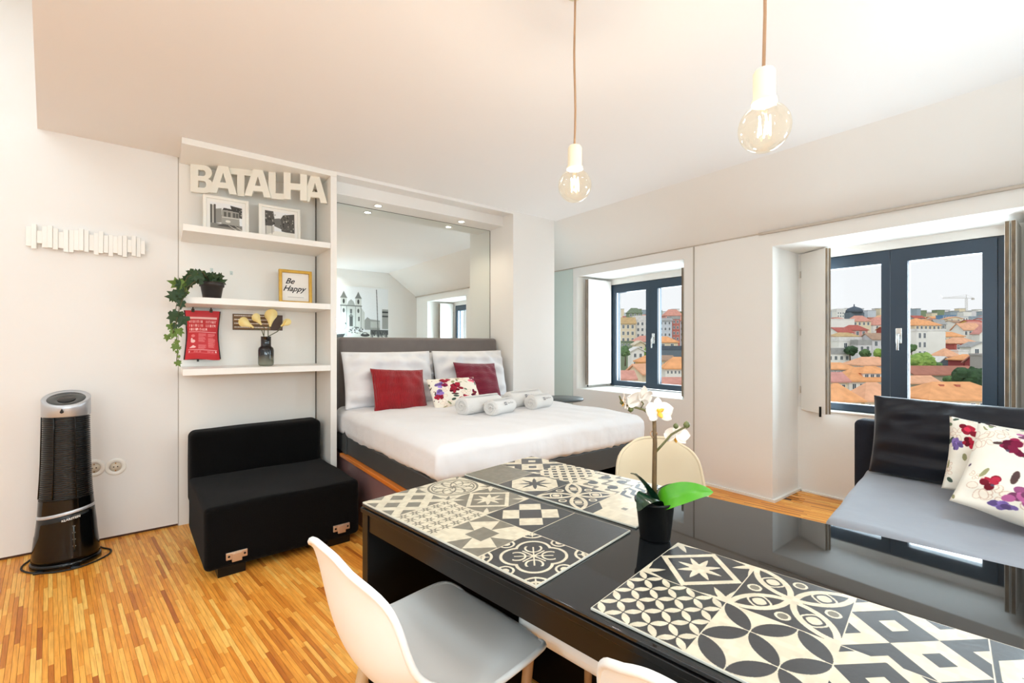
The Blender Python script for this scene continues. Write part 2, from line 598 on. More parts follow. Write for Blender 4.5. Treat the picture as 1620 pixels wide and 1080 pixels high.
def soften(a, n=1):
    for _ in range(n):
        p = np.pad(a, ((1, 1), (1, 1), (0, 0)), 'edge')
        a = (p[1:-1, 1:-1] * 4 + p[:-2, 1:-1] + p[2:, 1:-1] + p[1:-1, :-2] + p[1:-1, 2:]) / 8
    return a


def C8(r, g, b): return (r / 255, g / 255, b / 255)
# ================================================================== the room
XR, YL, YF, ZC = 3.973, 4.02, 3.607, 2.6325      # window wall, shelf wall, front of the niche, ceiling
YB = -0.2                                        # wall behind the table

# floor slab and its narrow strips
FLOOR = struct(MB().box(-3.2, 4.6, -3.0, 4.5, -0.15, -0.006).build('floor', M['base']))


def plank_mat():
    m = D.materials.new('honey_strip_parquet')
    nt, b = nodes_of(m)
    at = nt.nodes.new('ShaderNodeAttribute'); at.attribute_name = 'tone'
    rp = nt.nodes.new('ShaderNodeValToRGB')
    cr = rp.color_ramp
    cr.elements[0].position = 0.0; cr.elements[0].color = (*lin((180, 100, 36)), 1)
    cr.elements[1].position = 1.0; cr.elements[1].color = (*lin((254, 202, 108)), 1)
    e = cr.elements.new(0.3); e.color = (*lin((224, 142, 52)), 1)
    e = cr.elements.new(0.65); e.color = (*lin((246, 172, 74)), 1)
    tc = nt.nodes.new('ShaderNodeTexCoord')
    mp = nt.nodes.new('ShaderNodeMapping')
    mp.inputs['Rotation'].default_value = (0, 0, R(8))
    mp.vector_type = 'TEXTURE'
    mp.inputs['Scale'].default_value = (1 / 60, 1 / 4, 1)
    n = nt.nodes.new('ShaderNodeTexNoise'); n.inputs['Scale'].default_value = 2.2; n.inputs['Detail'].default_value = 6
    mix = nt.nodes.new('ShaderNodeMixRGB'); mix.blend_type = 'MULTIPLY'; mix.inputs['Fac'].default_value = 0.55
    g = nt.nodes.new('ShaderNodeValToRGB')
    g.color_ramp.elements[0].position = 0.35; g.color_ramp.elements[0].color = (0.62, 0.52, 0.42, 1)
    g.color_ramp.elements[1].position = 0.6; g.color_ramp.elements[1].color = (1, 1, 1, 1)
    nt.links.new(tc.outputs['Object'], mp.inputs[0]); nt.links.new(mp.outputs[0], n.inputs['Vector'])
    nt.links.new(n.outputs['Fac'], g.inputs[0]); nt.links.new(at.outputs['Fac'], rp.inputs[0])
    nt.links.new(rp.outputs[0], mix.inputs['Color1']); nt.links.new(g.outputs[0], mix.inputs['Color2'])
    nt.links.new(mix.outputs[0], b.inputs['Base Color'])
    b.inputs['Roughness'].default_value = 0.34
    b.inputs['Specular IOR Level'].default_value = 0.35
    return m


M['plank'] = plank_mat()


def build_planks():
    rng = random.Random(11)
    ca, sa = math.cos(R(8)), math.sin(R(8))
    W = 0.0172; G = 0.0004
    strips = []
    for row in range(-260, 340):
        o = row * W
        t = -4.2 + rng.uniform(0, 0.35)
        while t < 5.2:
            L = rng.choice((0.24, 0.30, 0.34, 0.40))
            cx, cy = o * ca - (t + L / 2) * sa, o * sa + (t + L / 2) * ca
            if -3.0 < cx < 4.5 and -2.8 < cy < 4.3 and (cx < 4.1 or 0.3 < cy < 1.62):
                tone = min(1, max(0, rng.gauss(0.55, 0.24)))
                strips.append((o, t, L, tone, cx, cy))
            t += L
    # those that show largest: in front of the camera on the open floor at the left
    th = 0.6575
    fw = (math.sin(th), math.cos(th)); rt = (math.cos(th), -math.sin(th))

    def score(s):
        cx, cy = s[4], s[5]
        d = cx * fw[0] + cy * fw[1]; l = cx * rt[0] + cy * rt[1]
        if d < 1.65 or d > 3.2: return 99
        px = 810 + 717 * l / d
        if px < 5 or px > 540: return 99
        return d
    order = sorted(range(len(strips)), key=lambda i: score(strips[i]))
    near = set(order[:300])

    def geo(s, k):
        o, t, L, tone, cx, cy = s
        e = G / 2; b = 0.0003
        q = []
        zt = (-0.00015, 0.0, -0.0001, 0.00005)[k % 4]
        for (a, c, z) in ((o + e, t + e, -0.006), (o + W - e, t + e, -0.006), (o + W - e, t + L - e, -0.006), (o + e, t + L - e, -0.006),
                          (o + e + b, t + e + b, zt), (o + W - e - b, t + e + b, zt), (o + W - e - b, t + L - e - b, zt), (o + e + b, t + L - e - b, zt)):
            q.append((a * ca - c * sa, a * sa + c * ca, z))
        return q
    F = [(4, 5, 6, 7), (0, 1, 5, 4), (1, 2, 6, 5), (2, 3, 7, 6), (3, 0, 4, 7)]
    vs = []; fs = []; tn = []
    for i, s in enumerate(strips):
        q = geo(s, i)
        if i in near:
            me = D.meshes.new('plank')
            me.from_pydata(q, [], F)
            me.materials.append(M['plank'])
            a = me.attributes.new('tone', 'FLOAT', 'FACE'); a.data.foreach_set('value', [s[3]] * 5)
            link('plank', me, FLOOR)
        else:
            b = len(vs); vs += q
            fs += [tuple(x + b for x in f) for f in F]; tn += [s[3]] * 5
    me = D.meshes.new('planks')
    me.from_pydata(vs, [], fs)
    me.materials.append(M['plank'])
    a = me.attributes.new('tone', 'FLOAT', 'FACE'); a.data.foreach_set('value', tn)
    tag(link('planks', me, FLOOR), kind='stuff')


build_planks()

# wall with the shelves (left panel, panel behind shelves, wall behind the mirror)
struct(MB().box(-3.0, 0.089, YL, YL + 0.25, 0.016, 3.75).build('wall_left', M['wall']))
struct(MB().box(-3.0, 0.089, YL + 0.012, YL + 0.25, 0, 0.016).build('baseboard_left', M['base']))
struct(MB().box(0.095, 3.3, YL, YL + 0.25, 0.0, 2.70).build('wall_shelf', M['lacq']))
struct(MB().box(0.089, 0.095, YL + 0.003, YL + 0.2, 0.0, 2.70).build('trim_1', M['gapmid']))
# pillar between the bed niche and the window corner, and the wall closing the corner
struct(MB().box(2.80, 3.365, YF, YL, 0, 2.70).box(3.3, 4.7, 4.40, 4.6, 0, 2.70).box(3.3, 3.365, YL, 4.40, 0, 2.70).build('wall_corner', M['wall']))
# upper wall above the left part (roof light well)
well = MB()
well.box(-3.2, -3.0, -3.0, 4.3, 0, 3.75)
struct(well.build('wall_side', M['wall']))
struct(MB().box(-3.0, 0.95, -3.0, -2.8, 0, 3.75).build('wall_kitchen', M['wall']))
struct(MB().box(0.95, 4.7, YB - 0.2, YB, 0, 2.70).box(0.95, 1.1, -2.8, YB - 0.2, 0, 2.7).build('wall_back', M['wall']))
# ceiling: flat part with a slanted edge at the left, roof of the well
ce = MB()
ce.prism([(-0.612, 4.02), (-0.40, 2.53), (0.35, -2.8), (3.39, -2.8), (3.39, 4.5), (0.0, 4.5), (-0.612, 4.02)][:6], ZC, ZC + 0.13)
struct(ce.build('ceiling', M['ceil']))
struct(MB().box(-3.2, 0.6, -3.0, 4.3, 3.75, 3.9).build('ceiling_well', M['ceil']))
wl = MB()
wl.prism([(-0.60, 4.02), (-0.388, 2.53), (0.362, -2.8), (0.46, -2.8), (-0.29, 2.53), (-0.5, 4.02)], ZC + 0.13, 3.75)
struct(wl.build('wall_well', M['wall']))

# sloping upper part of the window wall
sl = MB()
sl.prism([(3.39, ZC), (3.962, 2.224), (4.10, 2.224), (4.10, 2.40), (3.52, ZC + 0.12), (3.39, ZC + 0.12)], -4.5, 2.8,
         T=Matrix(((1, 0, 0, 0), (0, 0, -1, 0), (0, 1, 0, 0), (0, 0, 0, 1))))
struct(sl.build('wall_slope', M['plaster']))

# lower window wall with two deep openings
wr = MB()
X2 = 4.72
wr.box(XR, X2, 3.85, 4.40, 0, 2.224)                   # left of window 1
wr.box(XR, X2, 2.433, 3.85, 0, 0.76)                   # under window 1
wr.box(XR, X2, 2.433, 3.85, 2.11, 2.224)               # over window 1
wr.box(XR, X2, 1.64, 2.433, 0, 2.224)                  # pier between the windows
wr.box(XR, X2, 0.255, 1.64, 2.10, 2.224)               # over window 2
wr.box(4.485, X2, 0.255, 1.64, 0, 0.735)               # back of niche under window 2
wr.box(XR, X2, YB, 0.255, 0, 2.224)                    # right of window 2
# masonry between niche and frames
wr.box(4.50, X2, 3.80, 3.85, 0.76, 2.11).box(4.50, X2, 2.433, 2.56, 0.76, 2.11).box(4.50, X2, 2.56, 3.80, 2.04, 2.11)
wr.box(4.50, X2, 1.60, 1.64, 0.735, 2.10).box(4.50, X2, 0.255, 0.385, 0.735, 2.10).box(4.50, X2, 0.385, 1.60, 2.035, 2.10)
struct(wr.build('wall_right', M['plaster']))
struct(MB().box(XR - 0.02, XR, 1.615, 2.433, 0, 0.02).box(XR, 4.487, 1.615, 1.638, 0, 0.02).box(4.46, 4.485, 0.3, 1.60, 0, 0.012).build('baseboard_right', M['lacq']))
# panel framing the small window, gap lines and the rail under the slope
pn = MB()
pn.box(XR - 0.012, XR, 3.852, 3.915, 0, 2.21).box(XR - 0.012, XR, 2.338, 2.432, 0, 2.21).box(XR - 0.012, XR, 2.432, 3.852, 2.112, 2.21)
pn.box(XR - 0.012, XR, 2.432, 3.852, 0, 0.758)
struct(pn.build('trim_2', M['wall']))
struct(MB().box(XR - 0.0125, XR, 2.330, 2.338, 0, 2.212).build('trim_3', M['gapmid']))
struct(MB().box(XR - 0.009, XR, YB, 4.30, 2.214, 2.224).build('trim_4', M['rail']))
struct(MB().box(XR - 0.03, XR - 0.009, YB, 1.74, 2.206, 2.2235).build('trim_5', M['rail']))
# pale green glass panel in the corner
gp = struct(MB().box(XR - 0.01, XR, 3.925, 4.255, 0.0, 2.21).build('trim_6', M['frost']))
struct(MB().box(XR - 0.012, XR, 4.255, 4.27, 0, 2.21).build('trim_7', M['gapmid']))


# windows ---------------------------------------------------------------------------------------------
def window(n, y0, y1, z0, z1, ym, label, lh):
    """frame in the plane x = 4.52; ym = meeting stile; y runs from right (y0) to left (y1)"""
    root = empty('window_%d' % n, (0, 0, 0))
    struct(root, label)
    root['category'] = 'window'
    xa, xb = 4.515, 4.60
    t = 0.035
    fr = MB()
    fr.box(xa, xb, y0, y0 + t, z0, z1).box(xa, xb, y1 - t, y1, z0, z1).box(xa, xb, y0 + t, y1 - t, z1 - t, z1).box(xa, xb, y0 + t, y1 - t, z0, z0 + t)
    fr.build('window_frame', M['winframe'], root)
    for k, (a, b) in enumerate(((y0 + t, ym), (ym, y1 - t))):
        s = MB()
        w = 0.072
        bot = 0.062
        wi = 0.105 if k == 0 else 0.056                 # wide overlapping stile on one sash
        l0, l1 = (w, wi) if k == 0 else (wi, w)
        xs, xe = (4.492, 4.57) if k == 0 else (4.497, 4.57)
        s.box(xs, xe, a + .002, a + l0, z0 + .012, z1 - .012).box(xs, xe, b - l1, b - .002, z0 + .012, z1 - .012)
        s.box(xs, xe, a + l0, b - l1, z1 - .105, z1 - .012).box(xs, xe, a + l0, b - l1, z0 + .012, z0 + bot)
        sash = s.build('sash', M['winframe'], root)
        g = MB().box(4.530, 4.536, a + l0 - .01, b - l1 + .01, z0 + bot - .01, z1 - .095).build('pane', M['glass'], sash)
        bd = MB()
        e = 0.004
        for (p, q, r_, u) in ((a + l0, a + l0 + e, z0 + bot, z1 - .105), (b - l1 - e, b - l1, z0 + bot, z1 - .105)):
            bd.box(4.515, 4.529, p, q, r_, u)
        bd.box(4.515, 4.529, a + l0, b - l1, z0 + bot, z0 + bot + e)
        bd.build('glazing_bead', M['silver'], sash)
    h = MB()
    zc = lh
    h.rbox(4.478, 4.493, ym - 0.075, ym - 0.035, zc - 0.06, zc + 0.06, 0.005)
    h.smooth = True
    h.tube([(4.485, ym - 0.055, zc + 0.01), (4.455, ym - 0.055, zc + 0.01), (4.447, ym - 0.055, zc - 0.01), (4.447, ym - 0.055, zc - 0.11)], 0.009)
    h.build('window_handle', M['chrome'], root)
    return root


window(1, 2.56, 3.80, 0.775, 2.04, 3.195, 'small slate blue two-leaf window above the bed corner', 1.36)
window(2, 0.385, 1.60, 0.738, 2.035, 0.995, 'large slate blue two-leaf window behind the grey sofa', 1.36)
# stone sills
struct(MB().rbox(XR - 0.004, 4.52, 2.437, 3.846, 0.748, 0.7645, 0.004).build('trim_8', M['lacq']))
struct(MB().rbox(4.46, 4.52, 0.30, 1.60, 0.722, 0.738, 0.004).build('trim_9', M['lacq']))


# shutters --------------------------------------------------------------------------------------------
def shutter(hx, hy, ang, w, z0, z1, th, label, leaves=2, slats=True):
    root = empty('window_shutter', (hx, hy, z0), ang, label, 'shutter', 'inner window shutters')
    h = z1 - z0
    e = th / leaves
    for k in range(leaves):
        b = MB().rbox(0.0, w, k * e + .001, (k + 1) * e - .003, 0, h, 0.004)
        b.build('leaf', M['shutter'], root)
        MB().box(w, w + 0.003, k * e + .004, (k + 1) * e - .006, 0.004, h - .004).build('worn_edge', M['shutedge'], root)
    for zz in (0.18, h / 2, h - 0.18):
        MB().lathe([(0.006, zz - 0.03), (0.006, zz + 0.03)], 8).build('hinge', M['gapmid'], root)
    b = MB()
    b.box(w - 0.05, w - 0.038, -0.012, 0.0, -0.025, 0.06)
    b.build('bolt', M['wire'], root)
    return root


# direction of the leaf = local +x rotated by ang
shutter(4.478, 1.615, R(236), 0.285, 0.715, 2.09, 0.055, 'white shutter half open at the left side of the large window')
shutter(4.478, 0.364, R(180), 0.29, 0.725, 2.07, 0.055, 'white shutter with a worn brown edge at the right side of the large window')
shutter(4.48, 3.80, R(180), 0.42, 0.80, 2.08, 0.05, 'plain white shutter folded back at the left side of the small window')
shutter(4.485, 2.555, R(180), 0.37, 0.77, 2.06, 0.05, 'white shutter seen edge-on at the right side of the small window')

# niche over the bed: boards and lowered box with spots
struct(MB().box(1.071, 2.80, YF + 0.012, YL, 2.618, ZC - 0.0005).box(1.071, 2.80, YF, YF + 0.012, 2.606, ZC - 0.0005).build('trim_10', M['wall']))
struct(MB().box(1.071, 2.80, 3.779, YL, 2.517, 2.6175).build('trim_11', M['wall']))
mr = empty('mirror', (1.075, YL, 1.0), 0, 'large frameless mirror filling the niche above the grey headboard', 'mirror')
MB().box(0.0, 1.722, -0.008, -0.002, 0.0, 1.514).build('mirror_glass', M['mirror'], mr)
MB().box(0.0, 1.722, -0.010, -0.002, 1.514, 1.5165).box(1.7195, 1.7245, -0.0095, -0.002, 0.0, 1.514).build('mirror_edge', M['gapdark'], mr)
for i, (x, y) in enumerate(NICHE_SPOTS):
    r = empty('ceiling_spot', (x, y, 2.517), 0, 'round recessed spot above the ' + ('left' if i == 0 else 'right') + ' side of the bed niche', 'spotlight', 'niche spots')
    MB().lathe([(0.038, -0.004), (0.038, 0), (0.028, 0), (0.028, -0.004)], 20, cap=False).build('ring', M['lacq'], r)
    MB().lathe([(0.0275, -0.003), (0.0275, -0.001)], 20).build('lens', M['spotglow'], r)

# large black and white print on the back wall, seen in the mirror
def church_print():
    h, w = 300, 420
    a = np.ones((h, w, 3)) * 0.90
    yy = np.linspace(0, 1, h)[:, None, None]
    a = a * (1.0 - 0.10 * yy)
    g = lambda v: (v, v, v * 0.96)
    fillrect(a, 0, 0.84, 1, 1, g(0.80))
    # church body and towers
    fillpoly(a, [(0.13, 0.78), (0.13, 0.36), (0.47, 0.36), (0.55, 0.48), (0.55, 0.78)], g(0.72))
    for x in (0.12, 0.38):
        fillrect(a, x, 0.22, x + 0.11, 0.78, g(0.76))
        fillpoly(a, [(x - .01, 0.22), (x + .02, 0.17), (x + .055, 0.09), (x + .09, 0.17), (x + .12, 0.22)], g(0.46))
        fillrect(a, x - .01, 0.35, x + .12, 0.37, g(0.42))
        fillell(a, x + .055, 0.28, 0.018, 0.045, g(0.22))
        fillell(a, x + .055, 0.45, 0.018, 0.04, g(0.30))
        fillrect(a, x, 0.37, x + .012, 0.78, g(0.55)); fillrect(a, x + .098, 0.37, x + .11, 0.78, g(0.50))
    fillpoly(a, [(0.23, 0.36), (0.26, 0.28), (0.305, 0.24), (0.35, 0.28), (0.38, 0.36)], g(0.62))
    fillrect(a, 0.225, 0.35, 0.39, 0.37, g(0.42))
    fillrect(a, 0.275, 0.56, 0.335, 0.74, g(0.28))
    fillrect(a, 0.285, 0.42, 0.325, 0.50, g(0.36))
    fillpoly(a, [(0.26, 0.56), (0.305, 0.50), (0.35, 0.56)], g(0.45))
    fillrect(a, 0.43, 0.56, 0.46, 0.64, g(0.34))
    # houses at the right, wall, people
    fillpoly(a, [(0.55, 0.62), (0.60, 0.56), (0.66, 0.60), (0.84, 0.62), (0.84, 0.80), (0.55, 0.80)], g(0.56))
    fillrect(a, 0.66, 0.64, 0.84, 0.76, g(0.68))
    fillrect(a, 0.88, 0.40, 1.0, 0.78, g(0.58)); fillrect(a, 0.88, 0.44, 1.0, 0.47, g(0.2)); fillrect(a, 0.88, 0.52, 1.0, 0.55, g(0.25))
    fillrect(a, 0.66, 0.80, 1.0, 0.89, g(0.30))
    rng = random.Random(2)
    for i in range(46):
        x = rng.uniform(0.66, 0.98); fillrect(a, x, rng.uniform(0.82, 0.86), x + 0.012, rng.uniform(0.89, 0.95), g(rng.uniform(0.1, 0.5)))
    for i in range(40):
        x = rng.uniform(0.24, 0.5); y = rng.uniform(0.74, 0.86); fillrect(a, x, y, x + 0.03, y + 0.02, g(rng.uniform(0.2, 0.75)))
    # tram at the left
    fillpoly(a, [(-0.1, 0.55), (0.22, 0.70), (0.24, 0.92), (-0.1, 0.97)], g(0.62))
    fillpoly(a, [(-0.1, 0.53), (0.22, 0.68), (0.22, 0.71), (-0.1, 0.58)], g(0.30))
    for i in range(7):
        x = 0.0 + i * 0.03
        fillpoly(a, [(x, 0.66 + i * 0.009), (x + 0.02, 0.668 + i * 0.009), (x + 0.02, 0.79), (x, 0.78)], g(0.32))
    fillpoly(a, [(-0.1, 0.90), (0.20, 0.88), (0.16, 0.95), (-0.1, 1.0)], g(0.16))
    # car and lamp post
    fillell(a, 0.56, 0.90, 0.085, 0.03, g(0.2)); fillell(a, 0.555, 0.872, 0.05, 0.025, g(0.30)); fillell(a, 0.555, 0.87, 0.035, 0.014, g(0.7))
    fillpoly(a, [(0.765, 0.03), (0.78, 0.03), (0.815, 0.98), (0.80, 0.98)], g(0.35))
    a = soften(a, 2)
    r = np.random.RandomState(1).rand(h, w, 1)
    return (a + (r - 0.5) * 0.06)[::-1]


pr = empty('wall_print', (2.88, YB, 1.36), 0, 'black and white church square print, seen reflected in the mirror', 'picture')
MB().box(-0.505, 0.505, 0.001, 0.019, -0.005, 0.975).build('board', M['paper'], pr)
MB().quad_uv([(-0.5, 0.0195, 0.0), (0.5, 0.0195, 0.0), (0.5, 0.0195, 0.97), (-0.5, 0.0195, 0.97)]).build('print', img_mat('church_print', church_print(), 0.5), pr, recalc=False)

# sockets on the left wall
for i, (x, z) in enumerate(((-0.246, 0.477), (-0.352, 0.486))):
    s = empty('wall_socket', (x, YL, z), 0, ('round white wall socket nearest the black foam chair', 'round white wall socket half hidden by the tower fan')[i], 'socket', 'wall sockets')
    T = Matrix.Rotation(PI / 2, 4, 'X')
    MB().lathe([(0.056, 0), (0.056, 0.003), (0.052, 0.006), (0.034, 0.006), (0.032, 0.003)], 32, cap=False, T=T).build('cover', M['socket'], s)
    MB().lathe([(0.031, 0.0005), (0.031, 0.002)], 24, T=T).build('recess', M['socketin'], s)
    for dx in (-0.010, 0.010):
        MB().lathe([(0.004, 0.002), (0.004, 0.0032)], 10, T=Matrix.Translation((dx, 0, 0)) @ T).build('pin_hole', M['gapdark'], s)
    MB().box(-0.003, 0.003, -0.0075, -0.0005, 0.020, 0.028).build('earth_clip', M['pinmetal'], s)
    MB().box(-0.003, 0.003, -0.0075, -0.0005, -0.028, -0.020).build('earth_clip', M['pinmetal'], s)
bx = empty('switch_box', (3.82, 4.40, 0.83), 0, 'small white box low on the corner wall by the bedside table', 'switch')
MB().rbox(-0.05, 0.05, -0.03, -0.001, -0.05, 0.05, 0.006).build('case', M['socket'], bx)
MB().rbox(-0.025, 0.025, -0.034, -0.0295, -0.03, 0.03, 0.002).build('rocker', M['lacq'], bx)
# ================================================================== shelf unit and what stands on it
su = empty('shelf_unit', (0.105, YL, 0), 0, 'white built-in shelf unit with three open shelves beside the bed niche', 'shelf')
sd = YF - YL                      # depth (negative y)
MB().rbox(-0.005, 0.966, sd, -0.001, 2.590, ZC - 0.001, 0.002, 1).build('top_board', M['lacq'], su)
for z in (2.031, 1.562, 1.092):
    MB().rbox(0.0, 0.919, sd, -0.001, z, z + 0.043, 0.002, 1).build('shelf', M['lacq'], su)
MB().rbox(0.920, 0.966, sd, -0.001, 0.0, 2.589, 0.002, 1).build('side_panel', M['lacq'], su)
MB().box(0.913, 0.9195, -0.006, -0.001, 0.0, 2.589).build('shadow_joint', M['gapdark'], su)
S1, S2, S3 = 2.075, 1.606, 1.136

# hanging letters
LET = {
    'A': [[(0, 0), (0.30, 1), (0.66, 1), (0.96, 0), (0.70, 0), (0.645, 0.20), (0.315, 0.20), (0.26, 0)], [(0.375, 0.40), (0.585, 0.40), (0.48, 0.76)]],
    'T': [[(0, 1), (0.86, 1), (0.86, 0.78), (0.56, 0.78), (0.56, 0), (0.30, 0), (0.30, 0.78), (0, 0.78)]],
    'L': [[(0, 0), (0, 1), (0.27, 1), (0.27, 0.22), (0.66, 0.22), (0.66, 0)]],
    'H': [[(0, 0), (0, 1), (0.26, 1), (0.26, 0.62), (0.62, 0.62), (0.62, 1), (0.88, 1), (0.88, 0), (0.62, 0), (0.62, 0.38), (0.26, 0.38), (0.26, 0)]],
}


def arc(cx, cy, rx, ry, a0, a1, n=7):
    return [(cx + rx * math.cos(R(a0 + (a1 - a0) * i / n)), cy + ry * math.sin(R(a0 + (a1 - a0) * i / n))) for i in range(n + 1)]


LET['B'] = [[(0, 0), (0, 1)][::1] + arc(0.48, 0.745, 0.26, 0.255, 90, -70) + arc(0.50, 0.27, 0.30, 0.27, 70, -90),
            [(0.26, 0.60)] + [(0.26, 0.82)] + arc(0.42, 0.71, 0.10, 0.11, 90, -90), [(0.26, 0.18)] + [(0.26, 0.43)] + arc(0.44, 0.305, 0.10, 0.125, 90, -90)]


def letter_mesh(ch, hgt, th):
    """flat letter with its holes, thickness th, standing in the local xz plane"""
    c = D.curves.new('letter', 'CURVE'); c.dimensions = '2D'; c.fill_mode = 'BOTH'; c.extrude = th / 2
    for loop in LET[ch]:
        s = c.splines.new('POLY'); s.points.add(len(loop) - 1)
        for p, (x, y) in zip(s.points, loop): p.co = (x * hgt * 0.92, y * hgt, 0, 1)
        s.use_cyclic_u = True
    o = D.objects.new('letter', c); COL.objects.link(o)
    bpy.context.view_layer.update()
    me = D.meshes.new_from_object(o.evaluated_get(bpy.context.evaluated_depsgraph_get()))
    D.objects.remove(o); D.curves.remove(c)
    me.transform(Matrix.Rotation(PI / 2, 4, 'X'))
    me.materials.clear(); me.materials.append(M['letter'])
    return me


ls = empty('letter_sign', (0.160, 3.985, 2.391), 0, 'white block letter sign hanging under the top board of the shelf unit', 'sign')
ls.rotation_euler = (0, 0, math.atan2(3.668 - 3.985, 1.02 - 0.160))
Ltot = math.hypot(3.668 - 3.985, 1.02 - 0.160)
starts = (0.0, 0.125, 0.243, 0.352, 0.508, 0.616, 0.745)
for k, ch in enumerate('BATALHA'):
    x0 = starts[k] / 0.926 * Ltot
    me = letter_mesh(ch, 0.199, 0.022)
    o = link('letter', me, ls, (x0, (-0.012 if k % 2 else 0.012), 0.0))


for k, x in enumerate((0.29, 0.415)):
    hk = empty('wall_hook', (x, YL, 1.845 - 0.01 * k), 0, ('small clear wall hook under the top shelf, the left one', 'small clear wall hook under the top shelf, the right one')[k], 'hook', 'wall hooks')
    MB().rbox(-0.009, 0.009, -0.004, -0.001, -0.014, 0.014, 0.001, 1).build('plate', M['frost'], hk)
    MB().tube([(0, -0.003, -0.006), (0, -0.012, -0.008), (0, -0.014, 0.0)], 0.0025, 6).build('prong', M['silver'], hk)


# framed black and white street photographs
def street_print(kind):
    h, w = 150, 200
    a = np.ones((h, w, 3)) * 0.92
    g = lambda v: (v, v * 0.98, v * 0.93)
    rng = random.Random(5 + kind)
    if kind == 0:
        fillrect(a, 0, 0.1, 0.06, 1, g(0.35)); fillrect(a, 0.06, 0.12, 0.11, 0.9, g(0.75)); fillrect(a, 0.11, 0.08, 0.17, 0.95, g(0.33))
        fillpoly(a, [(0.17, 0.25), (0.35, 0.2), (0.35, 0.75), (0.17, 0.8)], g(0.56))
        fillpoly(a, [(0.62, 0.05), (1, 0.1), (1, 0.5), (0.75, 0.48)], g(0.25))
        for i in range(26):
            x = rng.uniform(0.65, 0.97); y = rng.uniform(0.08, 0.45); fillrect(a, x, y, x + 0.04, y + 0.05, g(rng.uniform(0.1, 0.8)))
        fillrect(a, 0, 0.8, 1, 1, g(0.52))
        fillpoly(a, [(0.36, 0.25), (0.9, 0.28), (0.92, 0.82), (0.34, 0.80)], g(0.62))
        fillpoly(a, [(0.42, 0.17), (0.88, 0.2), (0.92, 0.27), (0.38, 0.25)], g(0.22))
        for x in (0.42, 0.55, 0.70, 0.80): fillrect(a, x, 0.32, x + 0.08, 0.5, g(0.36))
        fillrect(a, 0.36, 0.52, 0.9, 0.55, g(0.85)); fillell(a, 0.55, 0.68, 0.08, 0.05, g(0.88))
        fillpoly(a, [(0.4, 0.80), (0.9, 0.82), (0.8, 0.9), (0.2, 0.9)], g(0.30))
        for x in (0.55, 0.75): fillpoly(a, [(x, 0.82), (x + .03, 0.82), (x + .32, 1), (x + .26, 1)], g(0.8))
    else:
        fillpoly(a, [(0, 0), (0.28, 0.0), (0.34, 0.5), (0.2, 0.62), (0, 0.62)], g(0.32))
        fillpoly(a, [(0.62, 0.1), (1, 0), (1, 0.84), (0.55, 0.78), (0.5, 0.3)], g(0.33))
        fillpoly(a, [(0.3, 0.3), (0.5, 0.25), (0.6, 0.72), (0.3, 0.6)], g(0.45))
        for i in range(80):
            x = rng.uniform(0, 0.95)
            if 0.36 < x < 0.5: continue
            y = rng.uniform(0.05, 0.75); fillrect(a, x, y, x + 0.03, y + 0.06, g(rng.uniform(0.08, 0.75)))
        fillrect(a, 0, 0.80, 1, 1, g(0.93)); fillpoly(a, [(0, 0.62), (0.3, 0.6), (0.3, 0.85), (0, 1)], g(0.8))
        fillrect(a, 0.02, 0.55, 0.035, 0.95, g(0.4)); fillrect(a, 0.22, 0.55, 0.235, 0.95, g(0.4))
    return soften(a, 1)[::-1]


def frame(name, x0, x1, yb, z, h, lean, fw_, fm, inner, label, depth=0.022, mat_w=0.022, round_=0.003):
    r = empty(name, ((x0 + x1) / 2, yb, z), 0, label, 'picture frame')
    r.rotation_euler = (-lean, 0, 0)
    w = (x1 - x0) / 2
    f = MB()
    f.rbox(-w, -w + fw_, -depth, 0, 0, h, round_, 1).rbox(w - fw_, w, -depth, 0, 0, h, round_, 1)
    f.rbox(-w + fw_ - .002, w - fw_ + .002, -depth, 0, 0, fw_, round_, 1).rbox(-w + fw_ - .002, w - fw_ + .002, -depth, 0, h - fw_, h, round_, 1)
    f.build('frame', fm, r)
    MB().box(-w + fw_ * .6, w - fw_ * .6, -0.010, -0.004, fw_ * .6, h - fw_ * .6).build('passepartout', M['paper'], r)
    if inner is not None:
        a = w - fw_ - mat_w
        MB().quad_uv([(-a, -0.0105, fw_ + mat_w), (a, -0.0105, fw_ + mat_w), (a, -0.0105, h - fw_ - mat_w), (-a, -0.0105, h - fw_ - mat_w)]).build(
            'photograph', inner, r, recalc=False)
    return r


frame('picture_frame', 0.226, 0.505, 3.83, S1, 0.272, R(4), 0.020, M['whiteframe'], img_mat('tram_photo', street_print(0), 0.35),
      'white frame with a black and white tram photograph on the top shelf')
frame('picture_frame', 0.570, 0.858, 3.83, S1, 0.272, R(4), 0.020, M['whiteframe'], img_mat('street_photo', street_print(1), 0.35),
      'white frame with a pale street photograph on the top shelf, nearest the side panel')
gf = frame('picture_frame', 0.702, 0.938, 3.82, S2, 0.262, R(3), 0.022, M['gold'], None,
           'gold frame with handwritten words on white paper on the middle shelf', depth=0.03)
for body, z, sx in (('Be', 0.175, -0.042), ('Happy', 0.118, -0.012)):
    me = text_mesh(body, 0.060, 0.0004, 0.45, 0.0009)
    me.transform(Matrix.Rotation(PI / 2, 4, 'X')); me.materials.append(M['ink'])
    link('lettering', me, gf, (sx, -0.0112, z))
MB().box(-0.055, 0.06, -0.0106, -0.0102, 0.052, 0.054).build('small_print', M['greyink'], gf)

